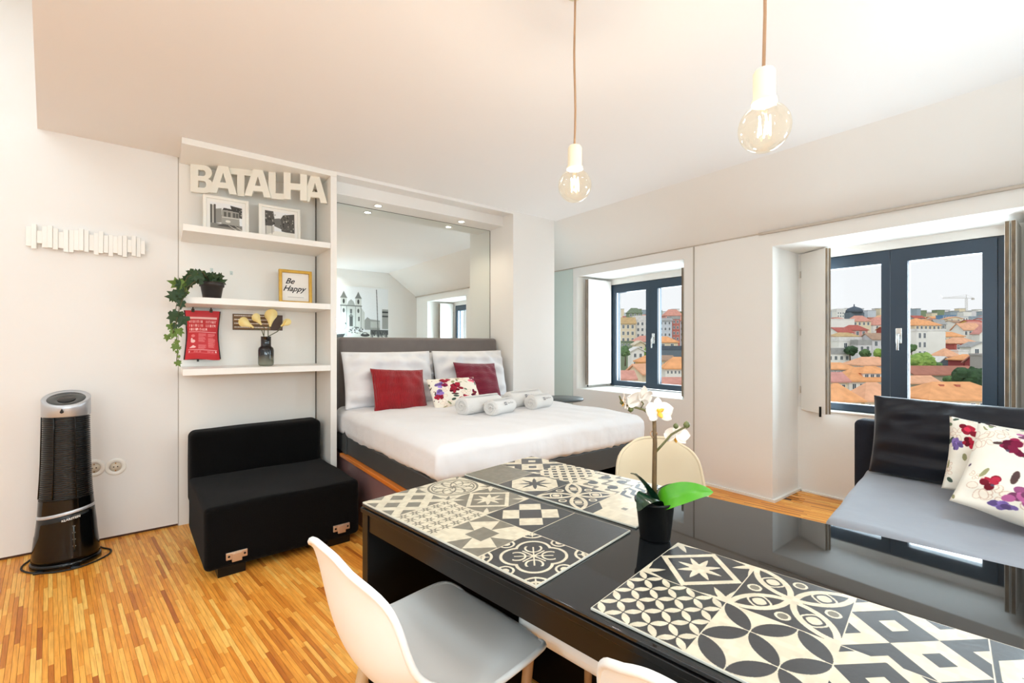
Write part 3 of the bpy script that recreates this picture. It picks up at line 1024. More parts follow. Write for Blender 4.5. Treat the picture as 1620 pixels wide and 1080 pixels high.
# smoked vase with four callas
vx, vy = 0.612, 3.79
vs_ = empty('vase', (vx, vy, S3), 0, 'smoked black glass bottle vase on the lowest shelf', 'vase')
M['vasegrad'] = M['vase']
nt, b = nodes_of(M['vase'])
tc = nt.nodes.new('ShaderNodeTexCoord'); sp = nt.nodes.new('ShaderNodeSeparateXYZ'); rp = nt.nodes.new('ShaderNodeValToRGB')
rp.color_ramp.elements[0].position = 0.015; rp.color_ramp.elements[0].color = (*lin((128, 128, 112)), 1)
rp.color_ramp.elements[1].position = 0.085; rp.color_ramp.elements[1].color = (*lin((14, 15, 20)), 1)
nt.links.new(tc.outputs['Object'], sp.inputs[0]); nt.links.new(sp.outputs['Z'], rp.inputs[0]); nt.links.new(rp.outputs[0], b.inputs['Base Color'])
MB().lathe([(0.040, 0.0), (0.050, 0.006), (0.0525, 0.02), (0.0525, 0.115), (0.049, 0.132), (0.036, 0.144), (0.034, 0.150), (0.034, 0.214), (0.0355, 0.217),
            (0.031, 0.217), (0.030, 0.15)], 32).build('bottle', M['vase'], vs_)
CAL = [((-0.030, 0.285), (-0.120, 0.305), -1), ((-0.012, 0.30), (-0.052, 0.335), -1), ((0.012, 0.30), (0.030, 0.345), 1), ((0.075, 0.275), (0.125, 0.315), 1)]
for k, (m_, t_, sgn) in enumerate(CAL):
    cl = empty('calla_lily', (vx, vy, S3), 0,
               ('yellow calla leaning furthest left out of the vase', 'small yellow calla second from the left in the vase',
                'upright yellow calla with the broad spathe in the vase', 'yellow calla leaning to the right out of the vase')[k], 'flower', 'callas in the smoked vase')
    MB().tube([(0.004 * sgn, 0, 0.15), (0.014 * sgn, 0, 0.217), (m_[0], -0.01, m_[1] - 0.02), (t_[0] * 0.85, -0.012, t_[1] - 0.02)], 0.0032, 6).build('stem', M['callastem'], cl)
    hx, hz = t_
    ang = (1.0, 0.55, -0.1, -0.95)[k]
    sc = (1.0, 0.85, 1.2, 0.75)[k]

    def P(u, v, hx=hx, hz=hz, ang=ang, sc=sc):
        a = (u - 0.5) * 2 * PI * 0.92
        r = (0.006 + 0.030 * v ** 1.4) * sc
        z = (-0.045 + 0.075 * v + 0.035 * v * v * math.cos(a)) * sc
        x = r * math.sin(a); y = -r * math.cos(a) * 0.8 + 0.012 * v
        c, s = math.cos(ang), math.sin(ang)
        return (hx + x * c - z * s, -0.012 + y, hz + x * s + z * c)
    o = MB().grid(P, 16, 8).build('spathe', M['calla'], cl)
    MB().tube([(hx + 0.02 * math.sin(ang), -0.012, hz - 0.02), (hx - 0.01 * math.sin(ang), -0.014, hz + 0.02)], 0.004, 6, r1=0.003).build('spadix', M['petalyel'], cl)

# brown board with strips
pb = empty('wall_plaque', (0.595, YL, 1.405), 0, 'brown wooden strip board with pale lines behind the calla vase', 'plaque')
MB().box(-0.172, 0.172, -0.006, -0.001, 0, 0.122).build('backing', M['bamboodark'], pb)
for i in range(4):
    MB().rbox(-0.170, 0.085, -0.010, -0.006, 0.004 + i * 0.0293, 0.004 + i * 0.0293 + 0.0262, 0.001, 1).build('slat', M['bamboo'], pb)
    ln = MB()
    rng = random.Random(i)
    x = -0.162
    while x < 0.07:
        w_ = rng.uniform(0.006, 0.02)
        ln.box(x, min(x + w_, 0.078), -0.0106, -0.0100, 0.018 + i * 0.0293, 0.0245 + i * 0.0293); x += w_ + 0.002
    ln.build('pale_line', M['paper'], pb)


# red fire blanket pouch hanging under the middle shelf
def pouch_print():
    h, w = 300, 200
    red = C8(196, 14, 26); wh = C8(244, 200, 196); pk = C8(226, 120, 120)
    a = np.ones((h, w, 3)) * np.array(red)
    rng = random.Random(9)
    fillrect(a, 0.06, 0.13, 0.94, 0.175, wh)
    for (x0, x1, y) in ((0.08, 0.46, 0.20), (0.60, 0.93, 0.20), (0.08, 0.52, 0.28), (0.60, 0.93, 0.28), (0.08, 0.66, 0.36)):
        x = x0
        while x < x1:
            fillrect(a, x, y, x + 0.014, y + 0.055, wh)
            if rng.random() < .7: fillrect(a, x, y + rng.choice((0, .025, .045)), x + 0.04, y + rng.choice((0.01, .035, .055)), wh)
            x += rng.choice((0.03, 0.04, 0.052))
    fillrect(a, 0.06, 0.435, 0.94, 0.443, wh)
    for (x0, x1) in ((0.36, 0.62), (0.67, 0.93)):
        y = 0.47
        while y < 0.78:
            xe = x0 + (x1 - x0) * rng.uniform(0.6, 1)
            if rng.random() < 0.85: fillrect(a, x0, y, xe, y + 0.011, pk)
            y += 0.018
    fillell(a, 0.19, 0.52, 0.06, 0.03, pk); fillell(a, 0.19, 0.63, 0.07, 0.035, wh); fillell(a, 0.15, 0.60, 0.03, 0.04, wh)
    fillpoly(a, [(0.08, 0.77), (0.2, 0.71), (0.3, 0.75), (0.25, 0.77)], wh)
    fillrect(a, 0.06, 0.80, 0.94, 0.81, wh); fillrect(a, 0.06, 0.865, 0.94, 0.873, pk)
    for i in range(14):
        x = rng.uniform(0.16, 0.8); fillrect(a, x, 0.825, x + 0.05, 0.84, pk); fillrect(a, x, 0.848, x + 0.04, 0.858, pk)
    fillell(a, 0.10, 0.845, 0.018, 0.02, wh); fillell(a, 0.90, 0.838, 0.025, 0.02, wh)
    return soften(a, 1)[::-1]


po = empty('fire_blanket_pouch', (0.232, 3.965, 1.185), 0, 'red printed fire blanket pouch hanging under the middle shelf', 'fire blanket')
PW, PH = 0.113, 0.352


def waist(v): return 1.0 - 0.13 * math.sin(PI * min(1, max(0, v * 0.92 + 0.02))) ** 1.2


def Pf(u, v): return ((u - 0.5) * 2 * PW * 0.93 * waist(v), -0.016 + 0.010 * (abs(u - 0.5) * 2) ** 3 - 0.004 * math.sin(v * 9), v * PH + 0.006 * math.sin(u * 5) * (1 - v))


MB().grid(Pf, 12, 16).build('printed_front', img_mat('pouch_print', pouch_print(), 0.45), po, recalc=False)
eb = MB()
eb.grid(lambda u, v: ((u - 0.5) * 2 * PW * waist(v), 0.004, v * PH), 8, 12)
for s_ in (-1, 1):
    eb.grid(lambda u, v, s_=s_: (s_ * PW * waist(v) * (0.92 + 0.08 * u), -0.006 + 0.010 * u, v * PH), 3, 12)
eb.build('binding', M['pouchedge'], po)
for x in (-0.058, 0.050):
    c = MB()
    c.box(x - 0.009, x + 0.009, -0.020, -0.004, PH - 0.012, PH + 0.012)
    c.box(x - 0.004, x + 0.004, -0.013, -0.010, PH + 0.012, 0.3765)
    c.build('clip', M['gapdark'], po)
MB().box(-0.035, -0.022, -0.010, -0.004, -0.014, 0.004).build('pull_tab', M['wire'], po)


# trailing ivy
def ivy_leaf_mesh(m):
    out = [(0, 0), (-0.30, -0.12), (-0.46, 0.12), (-0.30, 0.30), (-0.46, 0.60), (-0.18, 0.58), (0, 1.0), (0.18, 0.58), (0.46, 0.60), (0.30, 0.30), (0.46, 0.12), (0.30, -0.12)]
    v = [(x, 0.10 * abs(x) + 0.10 * y * y * -1, y) for x, y in out] + [(0, -0.06, 0.30)]
    f = [(i, (i + 1) % 12, 12) for i in range(12)]
    me = D.meshes.new('leaf'); me.from_pydata([(x, y, z) for x, y, z in v], [], f); me.materials.append(m); me.update()
    return me


iv = empty('ivy_plant', (0.272, 3.74, S2), 0, 'trailing ivy in a dark pot at the left end of the middle shelf', 'plant')
MB().lathe([(0.050, 0), (0.053, 0.004), (0.066, 0.085), (0.073, 0.086), (0.075, 0.115), (0.069, 0.115), (0.062, 0.09)], 28).build('pot', M['potdark'], iv)
MB().lathe([(0.0, 0.100), (0.066, 0.098)], 20, cap=False).build('soil', M['soil'], iv)
L1, L2 = ivy_leaf_mesh(M['ivy']), ivy_leaf_mesh(M['ivylight'])
rng = random.Random(21)
vine = MB()
vines = [[(0, 0, .10), (-.06, -.10, .17), (-.14, -.15, .13), (-.19, -.17, .02), (-.205, -.18, -.10), (-.20, -.175, -.24), (-.195, -.17, -.35), (-.20, -.165, -.44)],
         [(0, 0, .10), (-.05, -.08, .16), (-.12, -.16, .08), (-.175, -.19, -.04), (-.20, -.19, -.16), (-.225, -.19, -.27)],
         [(0, 0, .10), (-.04, -.06, .15), (-.09, -.10, .12), (-.15, -.17, .05), (-.185, -.18, -.06)]]
for vn in vines: vine.tube(vn, 0.0025, 5)
vine.build('stem', M['vine'], iv)


def put_leaf(p, s, light, ry=None, rx=None, rz=None):
    o = link('leaf', L2 if light else L1, iv, p, (rx if rx is not None else rng.uniform(-0.5, 0.3), ry if ry is not None else rng.uniform(-2.4, 2.4), rz if rz is not None else rng.uniform(-0.6, 0.6)))
    o.scale = (s, s, s)


for i in range(30):                                   # crown over the pot
    a = rng.uniform(0, 2 * PI); r = rng.uniform(0.0, 0.085)
    put_leaf((r * math.cos(a), r * math.sin(a) * 0.8 - 0.015, 0.108 + rng.uniform(0, 0.055)), rng.uniform(0.045, 0.07), False, ry=rng.choice((-1, 1)) * rng.uniform(0.9, 2.0), rx=rng.uniform(-1.1, -0.1))
for i in range(30):                                   # mass falling over the shelf end
    t = rng.random()
    put_leaf((-0.055 - 0.14 * t + rng.uniform(-.025, .025), -0.09 - 0.09 * t + rng.uniform(-.02, .02), 0.15 - 0.17 * t * t + rng.uniform(-.03, .025)), rng.uniform(0.05, 0.085), rng.random() < 0.12, ry=rng.uniform(-2.6, -0.5))
for (x, z, s, l) in ((-.20, -.12, .05, 0), (-.225, -.03, .05, 0), (-.175, -.06, .06, 0), (-.19, -.135, .075, 0), (-.215, -.145, .08, 0), (-.16, -.165, .085, 0), (-.235, -.205, .05, 1), (-.20, -.20, .045, 0),
                     (-.19, -.235, .06, 1), (-.21, -.25, .06, 1), (-.245, -.27, .045, 1), (-.195, -.30, .04, 1), (-.205, -.33, .05, 1), (-.185, -.335, .025, 1), (-.20, -.36, .025, 1), (-.19, -.39, .022, 1),
                     (-.20, -.435, .042, 1), (-.185, -.425, .03, 1)):
    put_leaf((x, -0.185, z + s * 0.4), s, bool(l), ry=PI + rng.uniform(-0.7, 0.7), rx=rng.uniform(-0.2, 0.3))

# coat rack of white sticks
cr = empty('coat_rack', (-0.66, YL, 1.885), 0, 'white wall coat rack of upright sticks of uneven length', 'coat rack')
MB().box(0.01, 0.555, -0.012, -0.001, 0.055, 0.115).build('rail', M['lacq'], cr)
rng = random.Random(6)
lens = [(.012, .132), (-.002, .150), (.034, .112), (.010, .142), (.012, .150), (.004, .136), (.016, .118), (-.006, .136), (-.004, .138), (.010, .140), (.012, .152), (.006, .146), (.020, .122), (-.006, .136),
        (.006, .150), (.012, .126), (-.006, .134), (.016, .128), (.004, .134), (-.004, .140), (.030, .116), (.008, .144), (.004, .136), (.026, .118)]
for k, (a, b) in enumerate(lens):
    x = 0.0015 + k * 0.0236
    y = -0.036 if k in (4, 10, 14, 18, 21) else -0.024 - 0.006 * (k % 2)
    MB().rbox(x, x + 0.0232, y, -0.0125, a, b, 0.0015, 1).build('stick', M['lacq'], cr)


# ================================================================== tower fan
fan = empty('tower_fan', (-0.452, 3.765, 0), -0.20, 'tall glossy black tower air cooler with a silver head by the left wall', 'fan')


def frad(z):
    pts = [(0.0, 0.152), (0.06, 0.151), (0.30, 0.1265), (0.45, 0.117), (0.60, 0.111), (0.80, 0.107), (1.04, 0.105)]
    for (a, ra), (b, rb) in zip(pts, pts[1:]):
        if z <= b: return ra + (rb - ra) * (z - a) / (b - a)
    return pts[-1][1]


def band(z0, z1, n=8): return [(frad(z0 + (z1 - z0) * i / n), z0 + (z1 - z0) * i / n) for i in range(n + 1)]


tl = lambda p: (p[0], p[1], p[2] + (0.16 * p[0] * (1 if p[2] > 0.1 else 0)))          # seams rise to the right
MB().lathe([(0.14, 0.0), (0.158, 0.004), (0.158, 0.028), (0.15, 0.034)], 40, sy=0.82).build('foot_plate', M['fanblack'], fan)
MB().lathe([(frad(0.03), 0.03)] + band(0.06, 0.300), 48, sy=0.82, fn=lambda p: (p[0], p[1], p[2] + (0.16 * p[0] if p[2] > 0.2 else 0))).build('water_tank', M['fanblack'], fan)
MB().lathe([(frad(.30) + .002, .300), (frad(.31) + .003, .303), (frad(.31) + .003, .316), (frad(.31), .318)], 48, cap=False, sy=0.82, fn=tl).build('silver_band', M['silver'], fan)
MB().lathe(band(0.318, 0.39), 48, cap=False, sy=0.82, fn=lambda p: (p[0], p[1], p[2] + (0.16 * p[0] * max(0, (0.39 - p[2]) / 0.072)))).build('collar', M['fanblack'], fan)
MB().lathe([(r - 0.006, z) for r, z in band(0.388, 0.875)], 48, cap=False, sy=0.82).build('grille_core', M['fandark'], fan)
sl_ = MB()
for i in range(40):
    z = 0.392 + i * 0.01195
    r = frad(z)
    sl_.lathe([(r - 0.006, z), (r, z + 0.0015), (r, z + 0.0062), (r - 0.006, z + 0.0078)], 40, cap=False, sy=0.82)
tag(sl_.build('grille_slats', M['fanblack'], fan), kind='stuff')
for a in (-0.25, 0.62, -1.15, PI):
    ca_, sa_ = math.sin(a), -math.cos(a)
    MB().tube([(frad(z) * ca_ * 1.005, frad(z) * sa_ * 0.82 * 1.005, z) for z in (0.40, 0.5, 0.6, 0.7, 0.8, 0.872)], 0.0032, 6).build('grille_rib', M['fanblack'], fan)
head = lambda p: (p[0], p[1], p[2] if p[2] < 0.9 else p[2] + 0.42 * p[1] - 0.05 * p[0])
MB().lathe([(frad(.87), .873), (.109, .876), (.109, .96), (.109, .975), (.104, .979), (.086, .972)], 48, cap=False, sy=0.86, fn=head).build('silver_head', M['silver'], fan)
MB().lathe([(.087, .971), (.084, .974), (.05, .968), (.0, .966)], 40, cap=False, sy=0.86, fn=head).build('dial', M['smoke'], fan)
MB().lathe([(.040, .9705), (.036, .9725), (.0, .9735)], 24, cap=False, sy=0.86, fn=head).build('dial_knob', M['fandark'], fan)
me = MB()
T = Matrix.Translation((0.012, -0.0965, 0.905)) @ Matrix.Rotation(PI / 2, 4, 'X')
me.prism([(0.0, 0.018), (-0.0035, 0.010), (-0.0085, 0.0), (-0.0075, -0.006), (0.0, -0.0095), (0.0075, -0.006), (0.0085, 0.0), (0.0035, 0.010)], 0, 0.004, T=T)
me.build('drop_emblem', M['ink'], fan)
tm = text_mesh('KLARSTEIN', 0.0165, 0.0004, 0, 0.0004)
tm.materials.append(M['whiteink'])
R0 = frad(0.272)
for v in tm.vertices:                                     # wrap on the round front
    a = v.co.x / R0 + 0.42
    v.co = (math.sin(a) * (R0 + .0012 + v.co.z), -math.cos(a) * (R0 + .0012 + v.co.z) * 0.82, 0.272 + v.co.y + 0.16 * R0 * math.sin(a))
link('brand_lettering', tm, fan)
gz = MB()
for i in range(14):
    z = 0.235 - i * 0.0095
    a = 0.50
    r = frad(z) + 0.001
    gz.box(r * math.sin(a) - 0.0035 * (1 if i % 4 else 1.8), r * math.sin(a) + 0.0035 * (1 if i % 4 else 1.8), -r * math.cos(a) * 0.82 - 0.002, -r * math.cos(a) * 0.82 + 0.002, z, z + 0.003)
gz.build('level_marks', M['silver'], fan)
MB().tube([(frad(z) * math.sin(0.5), -frad(z) * math.cos(0.5) * 0.82, z) for z in (0.24, 0.2, 0.15, 0.09)], 0.006, 6).build('level_window', M['smoke'], fan)
for x in (-0.08, 0.08):
    MB().rbox(x - 0.018, x + 0.018, -0.137, -0.105, 0, 0.012, 0.004).build('foot', M['fandark'], fan)
tag(MB().tube(chaikin([(-0.62, 3.93, 0.006), (-0.655, 3.80, 0.006), (-0.60, 3.69, 0.006), (-0.50, 3.615, 0.006), (-0.40, 3.60, 0.006), (-0.32, 3.64, 0.006), (-0.255, 3.72, 0.006), (-0.25, 3.80, 0.006), (-0.30, 3.86, 0.006), (-0.33, 3.93, 0.006)]),
              0.005, 8).build('power_cord', M['cord']), 'black power cord looped on the floor around the tower fan', 'cable')

# ================================================================== black folding foam chair
fc = empty('foam_chair', (0.18, 2.96, 0), 0.045, 'low black foam chair with a backrest against the shelf wall', 'chair')


def soft(amp, k, seed=0.0):
    def f(p):
        x, y, z = p
        n = math.sin(x * k + seed) * math.cos(y * k * 1.3 + seed * 2) + 0.6 * math.sin((x + y) * k * 2.1 + z * k + seed)
        return (x + amp * 0.3 * math.sin(z * k * 1.7 + y * k + seed), y + amp * 0.3 * math.cos(z * k + x * k), z + amp * n)
    return f


MB().rbox(0.0, 0.86, 0.0, 0.84, 0.045, 0.40, 0.03, 3, (8, 8, 3), fn=soft(0.004, 7)).build('seat', M['blackfab'], fc)
MB().rbox(0.0, 0.85, 0.74, 0.93, 0.20, 0.705, 0.045, 3, (8, 2, 5), fn=soft(0.003, 6, 1)).build('backrest', M['blackfab'], fc)
MB().box(0.065, 0.20, 0.02, 0.80, 0.0, 0.05).build('plinth', M['blacklac'], fc)
MB().box(0.66, 0.80, 0.02, 0.80, 0.0, 0.05).build('plinth', M['blacklac'], fc)
for x in (0.10, 0.685):
    b = MB()
    b.rbox(x, x + 0.105, -0.009, 0.004, 0.095, 0.135, 0.003, 1)
    b.rbox(x + 0.028, x + 0.078, -0.013, 0.0, 0.080, 0.128, 0.003, 1)
    hb = b.build('hinge_plate', M['copper'], fc)
    sc = MB()
    for dx in (0.014, 0.091):
        sc.lathe([(0.006, 0), (0.006, 0.003)], 10, T=Matrix.Translation((x + dx, -0.009, 0.115)) @ Matrix.Rotation(PI / 2, 4, 'X'))
    sc.build('screw', M['wire'], hb)
MB().tube([(0.02, 0.012, 0.392), (0.43, 0.010, 0.396), (0.84, 0.012, 0.392)], 0.0025, 6).build('seam', M['blackfab'], fc)
# ================================================================== wall bed
bed = empty('bed', (1.12, 2.05, 0), 0, 'double wall bed with white linen and a grey headboard in the mirrored niche', 'bed')
ZM0, ZM1 = 0.58, 0.785                           # mattress
BW, BL = 1.70, 1.86
MB().rbox(0.045, 1.655, 1.80, 1.93, 0.42, 1.355, 0.03, 3, (4, 1, 4)).build('headboard', M['grey_head'], bed)
MB().box(0.0, BW, 0.02, 1.93, 0.0, 0.425).build('platform', M['riser'], bed)
MB().rbox(-0.03, 0.12, 0.0, 1.55, 0.426, 0.452, 0.004, 1).build('wood_edge', M['woodedge'], bed)
fr = MB()
fr.rbox(0.0, 0.05, 0.02, 1.80, 0.453, 0.585, 0.006, 1).rbox(BW - 0.05, BW, 0.02, 1.80, 0.453, 0.585, 0.006, 1)
fr.rbox(0.05, BW - 0.05, 0.005, 0.055, 0.30, 0.585, 0.006, 1).rbox(0.121, BW, 0.005, 0.055, 0.30, 0.452, 0.006, 1)
fr.build('bed_frame', M['bedframe'], bed)
MB().rbox(-0.012, 0.03, 1.46, 1.55, 0.453, 0.64, 0.005, 1).build('frame_bracket', M['bedframe'], bed)


def sheet(p):
    x, y, z = p
    low = min(1.0, max(0.0, (ZM1 - 0.012 - z) / 0.10))          # 0 on the top, 1 low on the hanging sides
    m = 0.007 * math.sin(23 * x + 2.5 * math.sin(9 * x) + 6 * z) + 0.004 * math.sin(57 * x)
    n = 0.005 * math.sin(26 * y + 3 * math.sin(7 * y)) + 0.003 * math.sin(61 * y + 9 * z)
    if y < 0.1: y -= low * abs(m) * 2.2
    if x < 0.2: x -= low * abs(n) * 1.6
    elif x > BW - 0.2: x += low * abs(n)
    if z < ZM0 + 0.02: z += 0.006 * math.sin(9 * (x + y)) - 0.006 * math.sin(4 * (x - y))
    t = 1 - low
    z += t * (0.004 * math.sin(9 * x + 4 * y) * math.sin(7 * y + 2 * x) + 0.003 * math.sin(31 * x + 14 * y))
    z -= t * (0.014 * ((x / BW - 0.5) * 2) ** 4 + 0.016 * max(0, 1 - y / 0.5) ** 2)
    return (x, y, z)


MB().rbox(-0.008, BW + 0.03, 0.0, 1.80, ZM0 - 0.012, ZM1 + 0.01, 0.065, 5, (44, 40, 5), fn=sheet).build('mattress', M['linen'], bed)


def pillow_mesh(name, w, h, t, m, pinch=0.06, n=22, wr=0.006, seed=0.0, sag=0.0, back=None):
    mb = MB()

    def P(side):
        def f(u, v):
            a = u * 2 - 1; b = v * 2 - 1
            a = math.sin(a * PI / 2) * 0.5 + a * 0.5; b = math.sin(b * PI / 2) * 0.5 + b * 0.5
            x = w / 2 * a * (1 - pinch * (1 - b * b) * abs(a)); z = h / 2 * b * (1 - pinch * (1 - a * a) * abs(b))
            th = t / 2 * (max(0, 1 - abs(a) ** 2.4) ** 0.55) * (max(0, 1 - abs(b) ** 2.4) ** 0.55)
            wv = wr * math.sin(5 * a + 7 * b + seed) * math.sin(8 * b - 4 * a + seed * 1.7) + wr * 0.8 * math.sin(13 * a * b + 6 * a + seed)
            wv *= min(1, (1 - abs(a)) * 6) * min(1, (1 - abs(b)) * 6)
            y = side * (th + wv)
            if sag: y += sag * (b * b - 0.3); z -= sag * 0.5 * (1 - a * a) * (b > 0)
            return (x, y, z)
        return f
    mb.grid(P(-1), n, n)
    mb.grid(P(1), n, n)
    me = mb.mesh(name, m)
    bm = bmesh.new(); bm.from_mesh(me)
    bmesh.ops.remove_doubles(bm, verts=bm.verts, dist=0.0005)
    bmesh.ops.recalc_face_normals(bm, faces=bm.faces)
    bm.to_mesh(me); bm.free()
    return me


def floral_print(seed=3, n_fl=9, dense=1.0):
    s = 320
    a = np.ones((s, s, 3)) * np.array(C8(236, 228, 214))
    rng = random.Random(seed)
    for i in range(int(16 * dense)):                       # fine outlined blossoms
        cx, cy, r = rng.random(), rng.random(), rng.uniform(0.03, 0.07)
        for k in range(5):
            t = k * 1.257 + rng.random()
            fillell(a, cx + r * math.cos(t), cy + r * math.sin(t), r * .7, r * .45, C8(206, 174, 152), t)
            fillell(a, cx + r * math.cos(t), cy + r * math.sin(t), r * .7 - .005, r * .45 - .005, C8(240, 228, 212), t)
    for i in range(int(26 * dense)):                       # leaves
        fillell(a, rng.random(), rng.random(), rng.uniform(.03, .065), rng.uniform(.012, .026), rng.choice((C8(96, 112, 88), C8(132, 142, 104), C8(86, 64, 62), C8(70, 86, 74), C8(154, 150, 110))), rng.uniform(0, 3.1))
    for i in range(n_fl):
        cx, cy = rng.uniform(.08, .92), rng.uniform(.08, .92)
        base = rng.choice((C8(140, 30, 48), C8(164, 40, 60), C8(120, 30, 60), C8(150, 80, 120), C8(196, 92, 110), C8(128, 104, 166)))
        r = rng.uniform(.055, .095)
        for k in range(11):
            t = rng.uniform(0, 6.3); q = rng.uniform(0, r)
            f = rng.uniform(.65, 1.35)
            fillell(a, cx + q * math.cos(t), cy + q * math.sin(t), r * rng.uniform(.35, .6), r * rng.uniform(.3, .5), tuple(min(1, c * f) for c in base), t)
    for i in range(int(10 * dense)):
        fillell(a, rng.random(), rng.random(), .012, .012, rng.choice((C8(210, 150, 70), C8(130, 50, 70), C8(90, 70, 90))))
    return soften(a, 1)


M['floral1'] = img_mat('floral_cotton', floral_print(3, 11, 1.15), 0.85, spec=0.15, bump=0.25, bscale=20)
M['floral2'] = img_mat('floral_cotton_large', floral_print(8, 7, 0.8), 0.85, spec=0.15, bump=0.3, bscale=16)
M['floral3'] = img_mat('floral_cotton_pale', floral_print(14, 7, 0.9), 0.85, spec=0.15, bump=0.3, bscale=16)


def cushion(name, me, loc, lean, rz, ry, label, cat='cushion', group=None):
    o = D.objects.new(name, me)
    COL.objects.link(o)
    o.matrix_world = Matrix.Translation(loc) @ Matrix.Rotation(rz, 4, 'Z') @ Matrix.Rotation(-lean, 4, 'X') @ Matrix.Rotation(ry, 4, 'Y')
    return tag(o, label, cat, group)


def hemmed(me_name, w, h, t, seed):
    return pillow_mesh(me_name, w, h, t, M['linen'], pinch=0.03, n=34, wr=0.022, seed=seed)


cushion('pillow', hemmed('pillow', 0.79, 0.47, 0.24, 0.4), (1.535, 3.68, 1.005), 0.24, 0.0, 0.0, 'white pillow behind the bright red cushion', 'pillow', 'white bed pillows')
cushion('pillow', hemmed('pillow', 0.79, 0.47, 0.24, 2.1), (2.345, 3.68, 1.005), 0.24, 0.0, 0.0, 'white pillow behind the wine red cushion', 'pillow', 'white bed pillows')
cushion('pillow', hemmed('pillow', 0.70, 0.36, 0.14, 3.7), (1.66, 3.78, 1.03), 0.12, 0.0, -0.03, 'second white pillow tucked behind the left bed pillow', 'pillow', 'white bed pillows')
cushion('cushion', pillow_mesh('cushion', 0.45, 0.37, 0.16, M['redvel'], seed=1), (1.515, 3.44, 0.925), 0.45, -0.02, 0.06, 'bright red ribbed velvet cushion at the left of the bed')
cushion('cushion', pillow_mesh('cushion', 0.45, 0.37, 0.15, M['winevel'], seed=2), (2.28, 3.46, 0.955), 0.42, 0.0, 0.05, 'wine red ribbed velvet cushion at the right of the bed')
cushion('cushion', pillow_mesh('cushion', 0.46, 0.29, 0.13, M['floral1'], seed=3, pinch=0.03), (1.93, 3.27, 0.885), 0.55, 0.02, 0.0, 'small white floral cushion between the two red cushions on the bed')


# rolled towels
def towel(loc, L, r, rz, label, logo=True, squash=0.9):
    root = empty('rolled_towel', loc, rz, label, 'towel', 'rolled towels on the bed')
    T = Matrix.Rotation(PI / 2, 4, 'Y')
    mb = MB()

    def f(p):
        x, y, z = p
        a = math.atan2(y, x)
        k = 1 + 0.03 * math.sin(3 * a + 9 * z) + 0.015 * math.sin(40 * z)
        return (x * k * squash, y * k, z)
    h = L / 2
    mb.lathe([(r * .15, -h + .010), (r * .5, -h + .006), (r * .86, -h), (r, -h + .018)] + [(r, -h + .018 + (L - .036) * i / 6) for i in range(1, 6)] + [(r, h - .018), (r * .86, h), (r * .5, h - .006), (r * .15, h - .010)], 28,
             fn=f, T=Matrix.Translation((0, 0, r * squash * 0.97)) @ T)
    mb.build('roll', M['towel'], root)
    sp_ = []
    for i in range(40):
        t = i / 39
        q = r * (0.1 + 0.85 * t); a = t * 4.2 * PI
        sp_.append((-h + 0.004 - 0.004 * (1 - t), q * math.cos(a), r * squash * 0.97 + q * squash * math.sin(a)))
    MB().tube(sp_, 0.0045, 5).build('rolled_edge', M['towel'], root)
    mb = MB()
    mb.grid(lambda u, v: (-h * .9 + 1.8 * h * u, -math.sin(.2 + 0.25 * v) * (r + .006), r * squash * .97 + math.cos(.2 + .25 * v) * (r * squash + .006)), 4, 2)
    mb.build('outer_edge', M['towel'], root)
    if logo:
        lg = MB()

        def onroll(u0, u1, v0, v1):
            e = r + 0.0045
            q = []
            for (u, v) in ((u0, v0), (u1, v0), (u1, v1), (u0, v1)):
                q.append((u, -math.cos(v) * e, r * squash * .97 + math.sin(v) * e * squash))
            lg.add(q, [(0, 1, 2, 3)])
        x0 = -h * 0.25
        for i in range(2):
            for j in range(2):
                onroll(x0 + i * .015, x0 + i * .015 + .011, .28 + j * .22, .28 + j * .22 + .16)
        lg.build('printed_mark', M['greyink'], root)
        rg_ = random.Random(4)
        x = x0 + .038
        wm = MB(); lg = wm
        for i in range(6):                                  # faint word, too small to read in the photograph
            w_ = rg_.uniform(.006, .012)
            onroll(x, x + .003, .40, .54 + .08 * (i in (0, 3)))
            onroll(x, x + w_, .40 + .06 * rg_.random(), .42 + .07 * rg_.random())
            x += w_ + .003
        wm.build('printed_word', M['greyink'], root)
    return root


ZT = ZM1 + 0.004
towel((1.86, 2.80, ZT), 0.36, 0.074, R(10), 'left rear rolled white towel on the bed', logo=False)
towel((1.945, 2.655, ZT), 0.24, 0.064, R(16), 'front left rolled white towel with a printed mark on the bed')
towel((2.32, 2.86, ZT), 0.36, 0.074, R(8), 'right rear rolled white towel with a printed mark on the bed')
towel((2.36, 2.705, ZT), 0.24, 0.064, R(14), 'front right rolled white towel with a printed mark on the bed')

# dark round bedside table in the corner
bt = empty('bedside_table', (3.06, 3.17, 0), 0, 'dark grey round bedside table between the bed and the small window', 'table')
MB().lathe([(0.200, 0.755), (0.205, 0.760), (0.205, 0.772), (0.200, 0.778)], 40).build('tabletop', M['hdark'], bt)
MB().lathe([(0.022, 0.02), (0.02, 0.755)], 14).build('column', M['wire'], bt)
MB().lathe([(0.14, 0.0), (0.14, 0.012), (0.03, 0.022)], 30).build('foot', M['wire'], bt)

